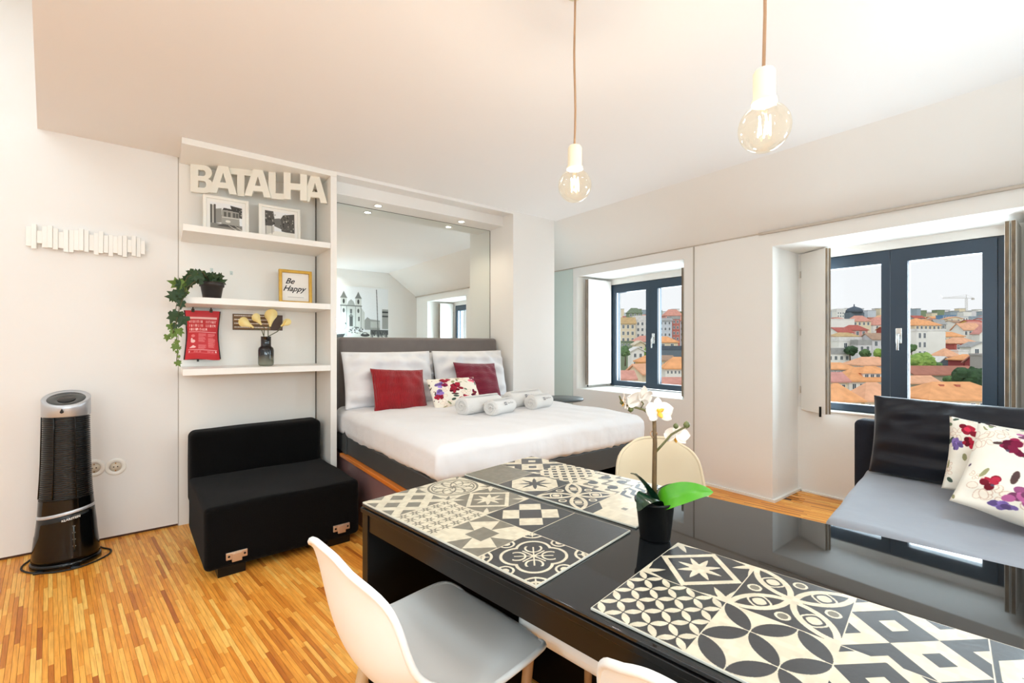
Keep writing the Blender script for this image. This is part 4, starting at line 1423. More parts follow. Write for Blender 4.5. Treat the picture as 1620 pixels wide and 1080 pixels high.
# ================================================================== dining table, tile mats
TA = R(8.7)
KT = 0.831
table = empty('dining_table', (0.538 * KT, 1.549 * KT, 0), TA, 'long black dining table with a glossy glass top', 'table')
TW, TLN, TZ = 0.752, 1.472, 1.3 - 0.55 * KT
MB().rbox(0.004, TW - 0.004, -TLN + .004, -0.004, TZ - 0.008, TZ, 0.002, 1).build('glass_top', M['blackglass'], table)
MB().rbox(0.0, TW, -TLN, 0.0, TZ - 0.022, TZ - 0.009, 0.002, 1).build('top_board', M['blacklac'], table)
ap = MB()
ap.box(0.008, 0.03, -TLN + .036, -0.036, TZ - 0.072, TZ - 0.0225).box(TW - .03, TW - 0.008, -TLN + .036, -0.036, TZ - 0.072, TZ - 0.0225)
ap.build('apron', M['blacklac'], table)
for y in (-0.034, -TLN + 0.004):
    MB().rbox(0.004, TW - 0.004, y, y + 0.03, 0.0, TZ - 0.0225, 0.002, 1).build('end_panel', M['blacklac'], table)
MB().box(TW - 0.06, TW - 0.036, -TLN + 0.035, -0.035, 0.0, TZ - 0.0225).build('back_panel', M['blacklac'], table)


def tile(kind, N):
    """one printed cement-tile pattern, N x N x 3"""
    yy, xx = np.mgrid[0:N, 0:N]
    u = (xx + .5) / N; v = (yy + .5) / N
    cr_, dk, gy = np.array(C8(196, 185, 162)), np.array(C8(42, 43, 45)), np.array(C8(106, 101, 89))
    x, y = u - .5, v - .5
    r = np.hypot(x, y); th = np.arctan2(y, x)
    tri = lambda a, n: np.abs(((a * n / (2 * PI)) % 1.0) - .5) * 2
    fr = lambda a: a - np.floor(a)
    dia = np.abs(x) + np.abs(y)
    k = np.zeros((N, N), int)                       # 0 cream 1 dark 2 grey

    def star(cx, cy, ro, ri, n=8, ph=0.0):
        X, Y = u - cx, v - cy
        return np.hypot(X, Y) < ri + (ro - ri) * tri(np.arctan2(Y, X) + ph, n) ** 1.6

    def petals(n, rot, rad=0.707):
        p, q = ((u + v) * n / 1.0, (u - v) * n / 1.0) if rot else (u * n * 1.0, v * n * 1.0)
        p, q = fr(p), fr(q)
        cnt = sum(((p - a) ** 2 + (q - b) ** 2 < rad ** 2).astype(int) for a in (0, 1) for b in (0, 1))
        return cnt >= 2
    if kind == 'lattice':
        p, q = fr((u + v) * 2), fr((u - v) * 2)
        k[(p > .2) & (p < .8) & (q > .2) & (q < .8)] = 2
        k[(p > .32) & (p < .68) & (q > .32) & (q < .68) & (dia < .3)] = 2
    elif kind == 'smallstars':
        p, q = fr(u * 5), fr(v * 5)
        t = np.arctan2(q - .5, p - .5); rr = np.hypot(p - .5, q - .5)
        k[rr < .16 + .34 * tri(t, 6) ** 1.5] = 2
        k[rr < .10] = 0
    elif kind == 'octa':
        # square in a square with triangles: kite blocks
        P, Q = (x + y), (x - y)
        k[(np.maximum(np.abs(x), np.abs(y)) < .17)] = 2
        k[(np.abs(x) > .17) & (np.abs(y) < .5 * (np.abs(x) - .17)) ] = 2
        k[(np.abs(y) > .17) & (np.abs(x) < .5 * (np.abs(y) - .17)) ] = 2
        k[(dia > .62) & (np.abs(P) < np.abs(Q)) & (np.maximum(np.abs(x), np.abs(y)) < .48)] = 2
        k[(dia > .34) & (dia < .5) & (np.minimum(np.abs(x), np.abs(y)) > .12)] = 0
    elif kind == 'quatre':
        k[:] = 1
        d = np.min([np.hypot(x - a, y - b) for a, b in ((.14, .14), (-.14, .14), (.14, -.14), (-.14, -.14))], axis=0)
        k[(d < .24)] = 0; k[d < .20] = 1
        k[(np.abs(x) < .014) & (r < .2)] = 0; k[(np.abs(y) < .014) & (r < .2)] = 0
        for a, b in ((.15, .15), (-.15, .15), (.15, -.15), (-.15, -.15)):
            rr = np.hypot(x - a, y - b); k[(rr < .12) & (rr > .092) & ((x * a + y * b) / .212 < .27)] = 0
        k[(np.abs(np.abs(x) - np.abs(y)) < .016) & (r < .25)] = 0
        for a, b in ((.5, .5), (-.5, .5), (.5, -.5), (-.5, -.5)):
            rr = np.hypot(x - a, y - b); k[(rr < .19) & (rr > .155)] = 0; k[(rr < .10) & (rr > .06)] = 0
            k[star(a + .5, b + .5, .16, .03, 8)] = 0
        for a, b in ((.5, 0), (-.5, 0), (0, .5), (0, -.5)):
            rr = np.hypot(x - a, y - b); k[(rr < .115) & (rr > .085)] = 0; k[(rr < .05)] = 0
    elif kind == 'arabesque':
        k[:] = 0
        k[(r < .47) & (r > .43)] = 2; k[(r < .40) & (r > .375)] = 2
        w = np.abs(np.sin(4 * th + 9 * r)); k[(w < .32) & (r < .37) & (r > .05)] = 2
        w2 = np.abs(np.sin(4 * th - 14 * r)); k[(w2 < .22) & (r < .36) & (r > .12)] = 2
        k[star(.5, .5, .12, .05, 8)] = 2
        for a in (0, 1):
            for b in (0, 1): k[star(a, b, .22, .08, 8)] = 2
    elif kind == 'starframe':
        k[:] = 1
        k[(dia > .40) & (dia < .50)] = 0
        k[star(.5, .5, .27, .11)] = 0
        for a in (0, 1):
            for b in (0, 1): k[star(a, b, .30, .12)] = 0
    elif kind == 'starframe_grey':
        return np.where(tile('starframe', N)[..., :1] < .5, gy, cr_)
    elif kind == 'checker':
        p = ((u + v) * 2.0); q = ((u - v) * 2.0)
        k[(np.floor(p + .5) + np.floor(q + .5)) % 2 == 0] = 1
        k[(dia > .62)] = 1
    elif kind == 'plaingrey': k[:] = 2
    elif kind == 'plaindark': k[:] = 1
    elif kind == 'octstar':
        k[:] = 1
        k[(np.maximum(np.maximum(np.abs(x), np.abs(y)), dia * .75) < .46)] = 0
        s_ = star(.5, .5, .34, .10); k[s_] = 1
    elif kind == 'circles':
        k[:] = 1
        for a, b in ((.5, 0), (.5, 1), (0, .5), (1, .5)):
            rr = np.hypot(u - a, v - b); k[np.abs(rr - .475) < .032] = 0
        for a, b in ((.25, .25), (.75, .25), (.25, .75), (.75, .75)):
            X, Y = u - a, v - b
            m_ = (np.abs(X + Y) ** 3 + np.abs(X - Y) ** 3) ** (1 / 3.0)
            k[m_ < .155] = 0; k[(m_ < .125) & (m_ > .09)] = 1
        for a, b in ((.5, .13), (.5, .87), (.13, .5), (.87, .5)):
            X, Y = u - a, v - b
            q = np.hypot(X, Y); k[(q < .075)] = 0; k[(q < .05)] = 2
        k[(np.hypot(u - .5, v - .5) < .05)] = 0
    elif kind == 'squares':
        p, q = fr((u + v) * 1.5), fr((u - v) * 1.5)
        ck = ((np.floor((u + v) * 1.5) + np.floor((u - v) * 1.5)) % 2 == 0)
        k[ck] = 1
        inn = (np.abs(p - .5) < .17) & (np.abs(q - .5) < .17)
        k[inn & ck] = 0; k[inn & ~ck] = 1
    elif kind == 'grid':
        p, q = fr((u + v) * 4), fr((u - v) * 4)
        k[(p > .28) & (p < .82) & (q > .28) & (q < .82)] = 1
    elif kind == 'waves':
        k[np.abs(np.sin(2 * PI * (u + v) * 1.0 + .8 * np.sin(2 * PI * (u - v) * 2))) < .42] = 2
        for a, b in ((.3, .3), (.7, .7), (.3, .75), (.75, .3)): k[np.hypot(u - a, v - b) < .10] = 1
    elif kind == 'zigzag':
        k[fr((u + v) * 4 + np.abs(fr((u - v) * 2) - .5)) < .45] = 1
    elif kind == 'dots':
        k[(np.maximum(np.abs(x), np.abs(y)) < .05)] = 2
        k[(u < .22) & (v < .5 - u)] = 1
    elif kind == 'smallpetals':
        k[:] = 1; k[petals(3.5, True, .69)] = 0
    elif kind == 'bigpetals':
        k[petals(1.5, True, .70)] = 1
    out = np.zeros((N, N, 3))
    for i, c in enumerate((cr_, dk, gy)): out[k == i] = c
    e = max(1, N // 90)
    out[:e] = cr_; out[-e:] = cr_; out[:, :e] = cr_; out[:, -e:] = cr_
    return out


def mat_print(rows, N=168, seed=0):
    a = np.vstack([np.hstack([tile(k, N) for k in row]) for row in rows])
    rs = np.random.RandomState(seed)
    h, w, _ = a.shape
    cl_ = rs.rand(h // 12 + 2, w // 12 + 2)
    yy, xx = np.mgrid[0:h, 0:w]
    n = cl_[yy // 12, xx // 12]
    n = soften(np.repeat(n[..., None], 3, 2), 8)
    a = a * (0.94 + 0.10 * n)
    return np.clip(a, 0, 1)


MATL, MATW = 0.652, 0.352


def tile_mat(x, y, rows, seed, label):
    """x across the table, y along it (from the far corner towards the camera)"""
    root = empty('table_mat', (0, 0, 0), 0, label, 'placemat', 'tile patterned table mats')
    c, s = math.cos(TA), math.sin(TA)
    x *= KT; y *= KT
    root.location = (0.538 * KT + x * c + y * s, 1.549 * KT + x * s - y * c, TZ + 0.0006)
    root.rotation_euler = (0, 0, TA)
    MB().rbox(0, MATW, -MATL, 0, 0, 0.0045, 0.001, 1).build('glass_plate', M['matglass'], root)
    im = img_mat('tile_print', mat_print(rows, seed=seed), 0.27, spec=0.65, bump=0.03, bscale=140)
    # u runs along the table, v across it
    MB().add([(0.0015, -0.0015, 0.0048), (0.0015, -MATL + .0015, 0.0048), (MATW - .0015, -MATL + .0015, 0.0048), (MATW - .0015, -0.0015, 0.0048)], [(0, 1, 2, 3)],
             uvs=[(0, 0), (1, 0), (1, 1), (0, 1)]).build('tile_print', im, root, recalc=False)
    return root


M['matglass'] = mat('pale_glass_edge', (190, 188, 176), 0.15)
tile_mat(0.006, 0.004, [['lattice', 'smallstars', 'octa', 'quatre'], ['arabesque', 'starframe_grey', 'checker', 'plaindark']], 1,
         'tile patterned mat on the corner by the foam chair, with a quatrefoil tile')
tile_mat(0.462, 0.004, [['plaingrey', 'octstar', 'circles', 'dots'], ['squares', 'grid', 'waves', 'zigzag']], 2,
         'tile patterned mat at the table end beside the bed')
tile_mat(0.022, 0.922, [['smallpetals', 'bigpetals', 'squares', 'plaindark'], ['starframe', 'circles', 'squares', 'octstar']], 3,
         'tile patterned mat nearest the camera, with overlapping petal circles')


# ================================================================== chairs
def shell_point(s, v):
    """s 0..1 from the front lip over the seat and up the back, v -1..1 across; chair looks along +x"""
    K = [(0.0, .312, .405, .215), (.05, .306, .428, .222), (.10, .272, .442, .230), (.25, .14, .438, .238), (.40, -.02, .430, .238), (.52, -.125, .440, .232), (.60, -.185, .475, .222), (.68, -.222, .545, .213),
         (.78, -.245, .635, .208), (.88, -.262, .725, .200), (.95, -.276, .785, .192), (.985, -.286, .812, .184), (1.0, -.290, .822, .182)]
    for a, b in zip(K, K[1:]):
        if s <= b[0]: break
    t = (s - a[0]) / (b[0] - a[0])
    x, z, w = (a[i] + (b[i] - a[i]) * t for i in (1, 2, 3))
    # rounded corners at the front and at the top
    if s < .20: w *= 1 - .34 * (1 - s / .20) ** 2.6
    if s > .80: w *= 1 - .36 * ((s - .80) / .20) ** 3.6
    k = abs(v)
    up = 1 / (1 + math.exp(-(s - .56) * 22))                   # 0 on the seat, 1 on the back
    z += (1 - up) * (.030 * k ** 3) * min(1, s / .16) - (1 - up) * .012 * (1 - k * k)
    x += up * (.055 * k ** 2.2) * (w / .215) ** 3
    z -= up * .022 * k ** 3 * max(0, (s - .8) / .2) ** 1.5
    if s < .22: x -= .055 * k ** 2.6 * (1 - s / .22)
    mid = math.exp(-((s - .56) / .10) ** 2)
    x += mid * .045 * k ** 2.5; z += mid * .035 * k ** 2.5
    y = w * v
    return Vector((x * KT, y * KT, z * KT + 1.3 * (1 - KT)))


def make_shell_mesh():
    nu, nv = 44, 22
    g = [[shell_point(smoothed(i / nu), j / nv * 2 - 1) for j in range(nv + 1)] for i in range(nu + 1)]
    # smooth the profile a little
    for _ in range(3):
        h = [[p.copy() for p in r] for r in g]
        for i in range(1, nu):
            for j in range(nv + 1):
                g[i][j] = h[i][j] * .5 + (h[i - 1][j] + h[i + 1][j]) * .25
    vs = []; fs = []
    th = 0.009

    def nrm(i, j):
        a = g[min(i + 1, nu)][j] - g[max(i - 1, 0)][j]; b = g[i][min(j + 1, nv)] - g[i][max(j - 1, 0)]
        n = a.cross(b); n.normalize(); return n
    for side in (0, 1):
        for i in range(nu + 1):
            for j in range(nv + 1):
                vs.append(tuple(g[i][j] + nrm(i, j) * (th * side)))
    N = (nu + 1) * (nv + 1)
    q = lambda i, j: i * (nv + 1) + j
    for i in range(nu):
        for j in range(nv):
            fs.append((q(i, j), q(i, j + 1), q(i + 1, j + 1), q(i + 1, j)))
            fs.append((N + q(i, j), N + q(i + 1, j), N + q(i + 1, j + 1), N + q(i, j + 1)))
    mb = MB(); mb.smooth = True
    mb.add(vs, fs)
    # rolled rim
    rim = [vs[q(i, 0)] for i in range(nu + 1)] + [vs[q(nu, j)] for j in range(1, nv + 1)] + [vs[q(i, nv)] for i in range(nu - 1, -1, -1)] + [vs[q(0, j)] for j in range(nv - 1, 0, -1)]
    rim2 = [vs[N + q(i, 0)] for i in range(nu + 1)] + [vs[N + q(nu, j)] for j in range(1, nv + 1)] + [vs[N + q(i, nv)] for i in range(nu - 1, -1, -1)] + [vs[N + q(0, j)] for j in range(nv - 1, 0, -1)]
    mb.tube([tuple((Vector(a) + Vector(b)) / 2) for a, b in zip(rim, rim2)], 0.0072, 8, closed=True)
    return mb.mesh('shell', M['shell'])


def smoothed(t): return t


def make_chair(label):
    root = empty('shell_chair', (0, 0, 0), 0, label, 'chair', 'white shell chairs')
    me = make_shell_mesh()
    bm = bmesh.new(); bm.from_mesh(me); bmesh.ops.recalc_face_normals(bm, faces=bm.faces); bm.to_mesh(me); bm.free()
    link('seat_shell', me, root)
    tops = [(.105, .113), (.105, -.113), (-.105, .105), (-.105, -.105)]
    for (x, y) in tops:
        e = (x * 1.75 - .02, y * 1.75)
        MB().tube([(x, y, .555), (x + (e[0] - x) * .5, y + (e[1] - y) * .5, .28), (e[0], e[1], 0.004)], .016, 10, r1=.011).build('leg', M['shell_beech'], root)
    w = MB()
    P = [Vector((x * 1.2 - .01, y * 1.2, .46)) for x, y in tops]; Q = [Vector((x * 1.55 - .02, y * 1.55, .16)) for x, y in tops]
    for a, b in ((0, 1), (2, 3), (0, 2), (1, 3)):
        w.tube([P[a], Q[b]], .004, 6); w.tube([P[b], Q[a]], .004, 6)
    for i in range(4): w.tube([P[i], (tops[i][0] * .8, tops[i][1] * .8, .555)], .005, 6)
    w.build('wire_brace', M['wire'], root)
    return root


def place(o, back_xy, ang, label):
    """put the chair so that the top middle of its back stands at back_xy, looking along ang"""
    o.rotation_euler = (0, 0, ang)
    o.location = (KT * (back_xy[0] + .29 * math.cos(ang)), KT * (back_xy[1] + .29 * math.sin(ang)), 0)
    o['label'] = label


ch0 = make_chair('white moulded shell chair')
place(ch0, (0.305, 1.115), R(6), 'white shell chair at the near side of the black table, its seat in full view')
ch1 = dup(ch0)
place(ch1, (0.572, 0.335), R(6), 'white shell chair nearest the camera, only the top of its back in view')
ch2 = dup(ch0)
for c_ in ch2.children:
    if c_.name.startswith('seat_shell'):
        c_.data = c_.data.copy(); c_.data.materials[0] = M['shell_shaded']
place(ch2, (1.985, 1.385), R(232), 'white shell chair, toned cream for shade, beyond the black table, behind the orchid')

# low white stool under the table
st = empty('stool', (0.945, 0.815, 0), R(9), 'white moulded stool pushed under the black dining table', 'stool')
MB().rbox(-0.175, 0.175, -0.175, 0.175, 0.519, 0.594, 0.038, 4, (4, 4, 2)).build('seat', M['shell'], st)
for (x, y) in ((-.14, -.14), (.14, -.14), (-.14, .14), (.14, .14)):
    MB().tube([(x, y, .53), (x * 1.25, y * 1.25, 0.004)], .015, 10, r1=.011).build('leg', M['shell_beech'], st)

# ================================================================== orchid on the table
PX = 0.0018 * KT
orx = empty('orchid', (1.107 * KT, 0.77 * KT, TZ + 0.0008), -0.6575, 'white orchid in a black pot on the dining table', 'plant')
q3 = lambda px, py, y=0.0: ((px - 1036) * PX, y, (848 - py) * PX)
MB().lathe([(0.040 * KT, 0), (0.042 * KT, 0.003), (0.0525 * KT, 0.100 * KT), (0.056 * KT, 0.101 * KT), (0.057 * KT, 0.108 * KT), (0.053 * KT, 0.108 * KT), (0.049 * KT, 0.098 * KT)], 36).build('pot', M['potblack'], orx)
MB().lathe([(0.0, 0.100 * KT), (0.0495 * KT, 0.097 * KT)], 24, cap=False).build('bark', M['soil'], orx)
MB().tube([q3(1036, 800), q3(1035, 760), q3(1036, 700), q3(1035, 660)], 0.0062, 8, r1=0.0048).build('stem', M['stake'], orx)
MB().tube([q3(1035, 700), q3(1036, 672), q3(1030, 656), q3(1018, 647), q3(1003, 643), q3(990, 640), q3(983, 634), q3(980, 625)], 0.0034, 7, r1=0.002).build('flower_stalk', M['orchstem'], orx)
MB().tube([q3(1037, 714), q3(1047, 703), q3(1062, 686), q3(1080, 676), q3(1090, 671)], 0.003, 7, r1=0.002).build('flower_stalk', M['orchstem'], orx)
MB().tube([q3(1013, 646), q3(1018, 638), q3(1012, 630)], 0.002, 6).build('flower_stalk', M['orchstem'], orx)
rg = [q3(1034 + 5 * math.cos(a * PI / 6), 686 + 5 * math.sin(a * PI / 6), 0.004 * math.sin(a)) for a in range(12)]
MB().tube(rg, 0.0016, 6, closed=True).build('clip_ring', M['pendcord'], orx)
for (px, py, r) in ((997.5, 646, .0075), (983.5, 636, .0045), (1069, 673, .0065), (1086, 671, .0080)):
    x, y, z = q3(px, py)
    MB().lathe([(0.0005, -r * 1.1), (r * .75, -r * .6), (r, 0), (r * .7, r * .7), (0.0005, r * 1.15)], 14, T=Matrix.Translation((x, y, z))).build('bud', M['bud'], orx)


def petal(parent, L, W, T, m, name='petal', cup=0.25):
    def P(u, v):
        b = v * 2 - 1
        w = W * (math.sin(PI * min(1, u * .93 + .05)) ** .62) * .5
        return (w * b, -cup * L * (u ** 2) * .5 + cup * W * b * b * .5, L * u)
    MB().grid(P, 8, 6, T=T).build(name, m, parent)


def orchid_flower(px, py, face, s, nm):
    """face = direction the flower looks in, orchid frame (y away from the camera)"""
    x, y, z = q3(px, py)
    f = Vector(face).normalized()
    up = Vector((0, 0, 1)); r_ = up.cross(f) if abs(f.z) < .95 else Vector((1, 0, 0)); r_.normalize(); u_ = f.cross(r_)
    B = Matrix(((r_.x, -f.x, u_.x, x), (r_.y, -f.y, u_.y, y), (r_.z, -f.z, u_.z, z), (0, 0, 0, 1)))
    s *= KT
    fl = link('flower', MB().lathe([(.001, -.004 * s), (.005 * s, 0), (.001, .004 * s)], 10, T=B).mesh('flower', M['petal']), orx)
    for a, L, W in ((0, .034, .026), (125, .034, .024), (-125, .034, .024), (78, .036, .042), (-78, .036, .042)):
        petal(fl, L * s, W * s, B @ Matrix.Rotation(R(a), 4, 'Y') @ Matrix.Translation((0, -.001 if abs(a) == 78 else .001, .002)), M['petal'])
    petal(fl, .018 * s, .014 * s, B @ Matrix.Rotation(R(180), 4, 'Y') @ Matrix.Translation((0, -.006 * s, 0)), M['petalyel'], 'lip', .8)
    petal(fl, .011 * s, .010 * s, B @ Matrix.Rotation(R(60), 4, 'Y') @ Matrix.Translation((0, -.006 * s, 0)), M['petalyel'], 'lip', .8)
    petal(fl, .011 * s, .010 * s, B @ Matrix.Rotation(R(-60), 4, 'Y') @ Matrix.Translation((0, -.006 * s, 0)), M['petalyel'], 'lip', .8)


orchid_flower(1012, 632, (-.35, .65, .35), 1.25, 0)
orchid_flower(1043, 650, (.15, -.9, .25), 1.1, 1)
orchid_flower(988, 634, (-.8, .2, -.1), .75, 2)
orchid_flower(1070, 688, (.35, .5, -.55), .95, 3)


def strap_leaf(pts, W, m, name='leaf', fold=.18, twist=0.0):
    pts = [Vector(p) for p in pts]

    def C(t):
        n = len(pts) - 1; k = min(int(t * n), n - 1); f = t * n - k
        p0, p1, p2, p3 = pts[max(k - 1, 0)], pts[k], pts[k + 1], pts[min(k + 2, n)]
        return .5 * ((2 * p1) + (p2 - p0) * f + (2 * p0 - 5 * p1 + 4 * p2 - p3) * f * f + (3 * p1 - p0 - 3 * p2 + p3) * f ** 3)

    def P(u, v):
        p = C(u); d = (C(min(1, u + .02)) - C(max(0, u - .02))).normalized()
        side = d.cross(Vector((0, 0, 1))); side = side.normalized() if side.length > .1 else Vector((0, 1, 0))
        side = (Matrix.Rotation(twist, 3, d) @ side)
        nn = side.cross(d).normalized()
        b = v * 2 - 1
        w = W * .5 * (math.sin(PI * (.12 + .88 * u) ** .8) ** .7 if u < .999 else .02)
        return tuple(p + side * (w * b) + nn * (fold * abs(b) * w * (1 if nn.z > 0 else -1)))
    MB().grid(P, 16, 8).build(name, m, orx)


strap_leaf([q3(1041, 798, -.01), q3(1049, 784, -.02), q3(1068, 772, -.035), q3(1090, 766, -.045), q3(1113, 766, -.05)], .058, M['orchleaf'], fold=.16, twist=.8)
strap_leaf([q3(1040, 796, .01), (.035, .03, .098), (.075, .055, .104), (.115, .065, .097)], .038, M['orchdark'], fold=.15)
strap_leaf([q3(1036, 796, 0), (-.018, -.005, .110), (-.042, .0, .142), q3(999, 750, .01)], .034, M['orchdark'], fold=.4, twist=.3)
strap_leaf([q3(1034, 798, -.01), (-.018, -.03, .104), (-.040, -.05, .106), (-.056, -.055, .082)], .054, M['orchdark'], fold=.1, twist=-.2)

# ================================================================== grey fold-out sofa by the large window
so = empty('sofa', (0, 0, 0), 0, 'grey fold-out sofa with a charcoal back under the large window', 'sofa')


def sofa_skew(p):
    x, y, z = p
    t = (x - 2.55) / 1.30
    k = (y + 0.19) / 1.01                                # 0 at the right end, 1 at the left edge
    yy = y + k * 0.16 * t
    n = 0.004 * math.sin(8 * x + 5 * y) * math.sin(6 * y) + .003 * math.sin(17 * x - 9 * y)
    if z > .40: z += n
    if z < .44: z -= 0.0
    return (x, yy, z)


MB().rbox(2.55, 3.85, -0.19, 0.82, 0.16, 0.455, 0.05, 4, (14, 12, 3), fn=sofa_skew).build('seat_mattress', M['sofagrey'], so)
MB().rbox(2.62, 3.82, -0.17, 0.78, 0.03, 0.162, 0.01, 1).build('base', M['sofaback'], so)
MB().rbox(3.80, 3.945, -0.19, 1.045, 0.08, 0.775, 0.04, 4, (2, 6, 4)).build('backrest', M['sofaback'], so)
for x in (2.70, 3.74):
    for y in (-0.10, 0.70):
        MB().lathe([(0.025, 0.0), (0.025, 0.031)], 12).build('foot', M['wire'], so, loc=(x, y, 0))

cushion('cushion', pillow_mesh('cushion', 1.10, 0.50, 0.20, M['navyvel'], seed=5, wr=0.016, n=36, pinch=0.025), (3.72, 0.372, 0.705), 0.20, R(-90), R(0.5), 'long dark navy velvet back cushion on the grey sofa')
cushion('cushion', pillow_mesh('cushion', 0.44, 0.42, 0.14, M['floral2'], seed=6, wr=0.008), (3.44, 0.30, 0.685), 0.50, R(-74), R(8), 'floral cushion with dark red roses leaning on the navy cushion')
cushion('cushion', pillow_mesh('cushion', 0.50, 0.52, 0.18, M['floral3'], seed=7, wr=0.010), (3.15, 0.165, 0.665), 0.80, R(-68), R(22), 'pale floral cushion lying in front of the rose cushion on the sofa')

# ================================================================== pendant bulbs
for k, (x, y, z) in enumerate(BULBS):
    p = empty('pendant_lamp', (x, y, 0), 0, ('bare globe bulb pendant hanging lower in view, nearer the bed', 'bare globe bulb pendant hanging larger in view, nearer the camera')[k], 'lamp', 'bare bulb pendants')
    MB().lathe([(0.03, ZC - 0.012), (0.03, ZC - 0.001)], 24).build('ceiling_rose', M['pendsock'], p)
    MB().tube([(0.003 * math.sin(i * 1.1), 0.002 * math.cos(i), z + 0.14 + (ZC - 0.008 - z - 0.14) * i / 8) for i in range(9)], 0.0042, 8).build('cord', M['pendcord'], p)
    MB().lathe([(0.006, z + 0.150), (0.022, z + 0.146), (0.0265, z + 0.138), (0.0265, z + 0.072), (0.030, z + 0.068), (0.030, z + 0.058), (0.018, z + 0.056)], 28).build('lamp_holder', M['pendsock'], p)
    pr_ = [(0.016, z + 0.060), (0.019, z + 0.054)]
    for i in range(1, 18):
        a = R(18 + (180 - 18) * i / 17.0)
        pr_.append((max(0.0005, 0.0625 * math.sin(a)), z + 0.0625 * math.cos(a) - 0.004))
    MB().lathe(pr_, 36, cap=False).build('globe', M['bulb'], p)
    MB().lathe([(0.012, z + 0.058), (0.008, z + 0.036), (0.003, z + 0.030)], 14).build('glass_stem', M['bulb'], p)
    fl_ = MB()
    for i in range(5):
        a = 2 * PI * i / 5
        fl_.tube([(0.013 * math.cos(a), 0.013 * math.sin(a), z + 0.026), (0.015 * math.cos(a + .5), 0.015 * math.sin(a + .5), z - 0.024)], 0.0022, 6)
    fl_.build('filament', M['filament'], p)
# ================================================================== the town outside
EC = {'white': (240, 238, 232), 'cream': (232, 218, 190), 'grey': (170, 168, 164), 'pale': (222, 220, 222), 'palegrey': (204, 210, 218), 'stone': (176, 170, 150), 'rose': (216, 164, 156), 'red': (180, 98, 92), 'darkred': (158, 80, 82),
      'brick': (194, 122, 112), 'slate': (112, 124, 134), 'blue': (112, 150, 186), 'bluegrey': (160, 174, 184), 'green': (136, 150, 122), 'ochre': (224, 184, 116)}
RC = {'orange': (244, 178, 126), 'orange2': (240, 184, 148), 'rust': (186, 128, 110), 'brown': (184, 154, 132), 'rose': (216, 156, 146), 'rose2': (220, 160, 144), 'ochre': (206, 176, 130), 'red': (190, 108, 98), 'slate': (96, 106, 118), 'grey': (176, 176, 174),
      'white': (236, 234, 230), 'cream': (226, 214, 190), 'pale': (214, 214, 216), 'green': (128, 142, 118), 'blue': (128, 158, 188), 'bluegrey': (158, 172, 184)}
WM = {k: mat('render_' + k, v, 0.9, spec=0.1, var=0.08, vscale=0.5) for k, v in EC.items()}
RM = {}
for k, v in RC.items():
    m_ = mat('roof_' + k, v, 0.9, spec=0.1, var=0.22, vscale=1.1)
    if k in ('orange', 'orange2', 'rust', 'brown', 'rose', 'rose2', 'ochre', 'red'): wave_bump(m_, 2.2, 0.5, 'X', 0.6)
    RM[k] = m_
M['wglass'] = mat('dark_window_glass', (70, 82, 92), 0.15, spec=0.6)
M['wframe'] = mat('white_window_frame', (236, 236, 234), 0.7)
M['chimney'] = mat('chimney_brick', (186, 110, 88), 0.9, var=0.2)
M['bark'] = mat('tree_bark', (92, 74, 56), 0.9, var=0.3)
TM = {'dark': mat('dark_foliage', (62, 92, 58), 0.9, rgb2=(34, 58, 36), vscale=1.2), 'mid': mat('foliage', (104, 134, 84), 0.9, rgb2=(62, 92, 54), vscale=1.2), 'light': mat('light_foliage', (158, 186, 96), 0.9, rgb2=(110, 146, 70), vscale=1.2)}


def ground_z(d):
    return float(np.interp(d, [0, 40, 50, 65, 80, 100, 130, 180, 250, 350, 500, 700, 900], [-16, -14, -13, -11, -8.5, -6, -3.5, 0.5, 8, 17, 27, 38, 30]))


def terrain():
    th = 0.6575
    f = (math.sin(th), math.cos(th)); r = (math.cos(th), -math.sin(th))
    ds = [30, 40, 50, 65, 80, 100, 130, 180, 250, 350, 500, 700, 900]

    def P(u, v):
        k = u * (len(ds) - 1); i = min(int(k), len(ds) - 2); d = ds[i] + (ds[i + 1] - ds[i]) * (k - i)
        l = (v * 2.2 - 0.5) * d
        return (f[0] * d + r[0] * l, f[1] * d + r[1] * l, ground_z(d) - 0.4)
    return MB().grid(P, 24, 20)


M['hill'] = mat('hill_ground', (150, 156, 128), 0.95, rgb2=(176, 168, 150), vscale=0.08)
struct(terrain().build('hill_ground', M['hill']))


def win_mesh(w, h):
    mb = MB()
    mb.cur = 0; mb.box(-w / 2, w / 2, -0.06, 0.05, 0, h)
    mb.cur = 1
    mb.box(-w / 2 + .12 * w, -0.04 * w, -0.075, -0.05, .08 * h, .92 * h); mb.box(0.04 * w, w / 2 - .12 * w, -0.075, -0.05, .08 * h, .92 * h)
    return mb.mesh('window', [M['wframe'], M['wglass']])


WIN = {}


def wins(w, h):
    k = (round(w, 1), round(h, 1))
    if k not in WIN: WIN[k] = win_mesh(*k)
    return WIN[k]


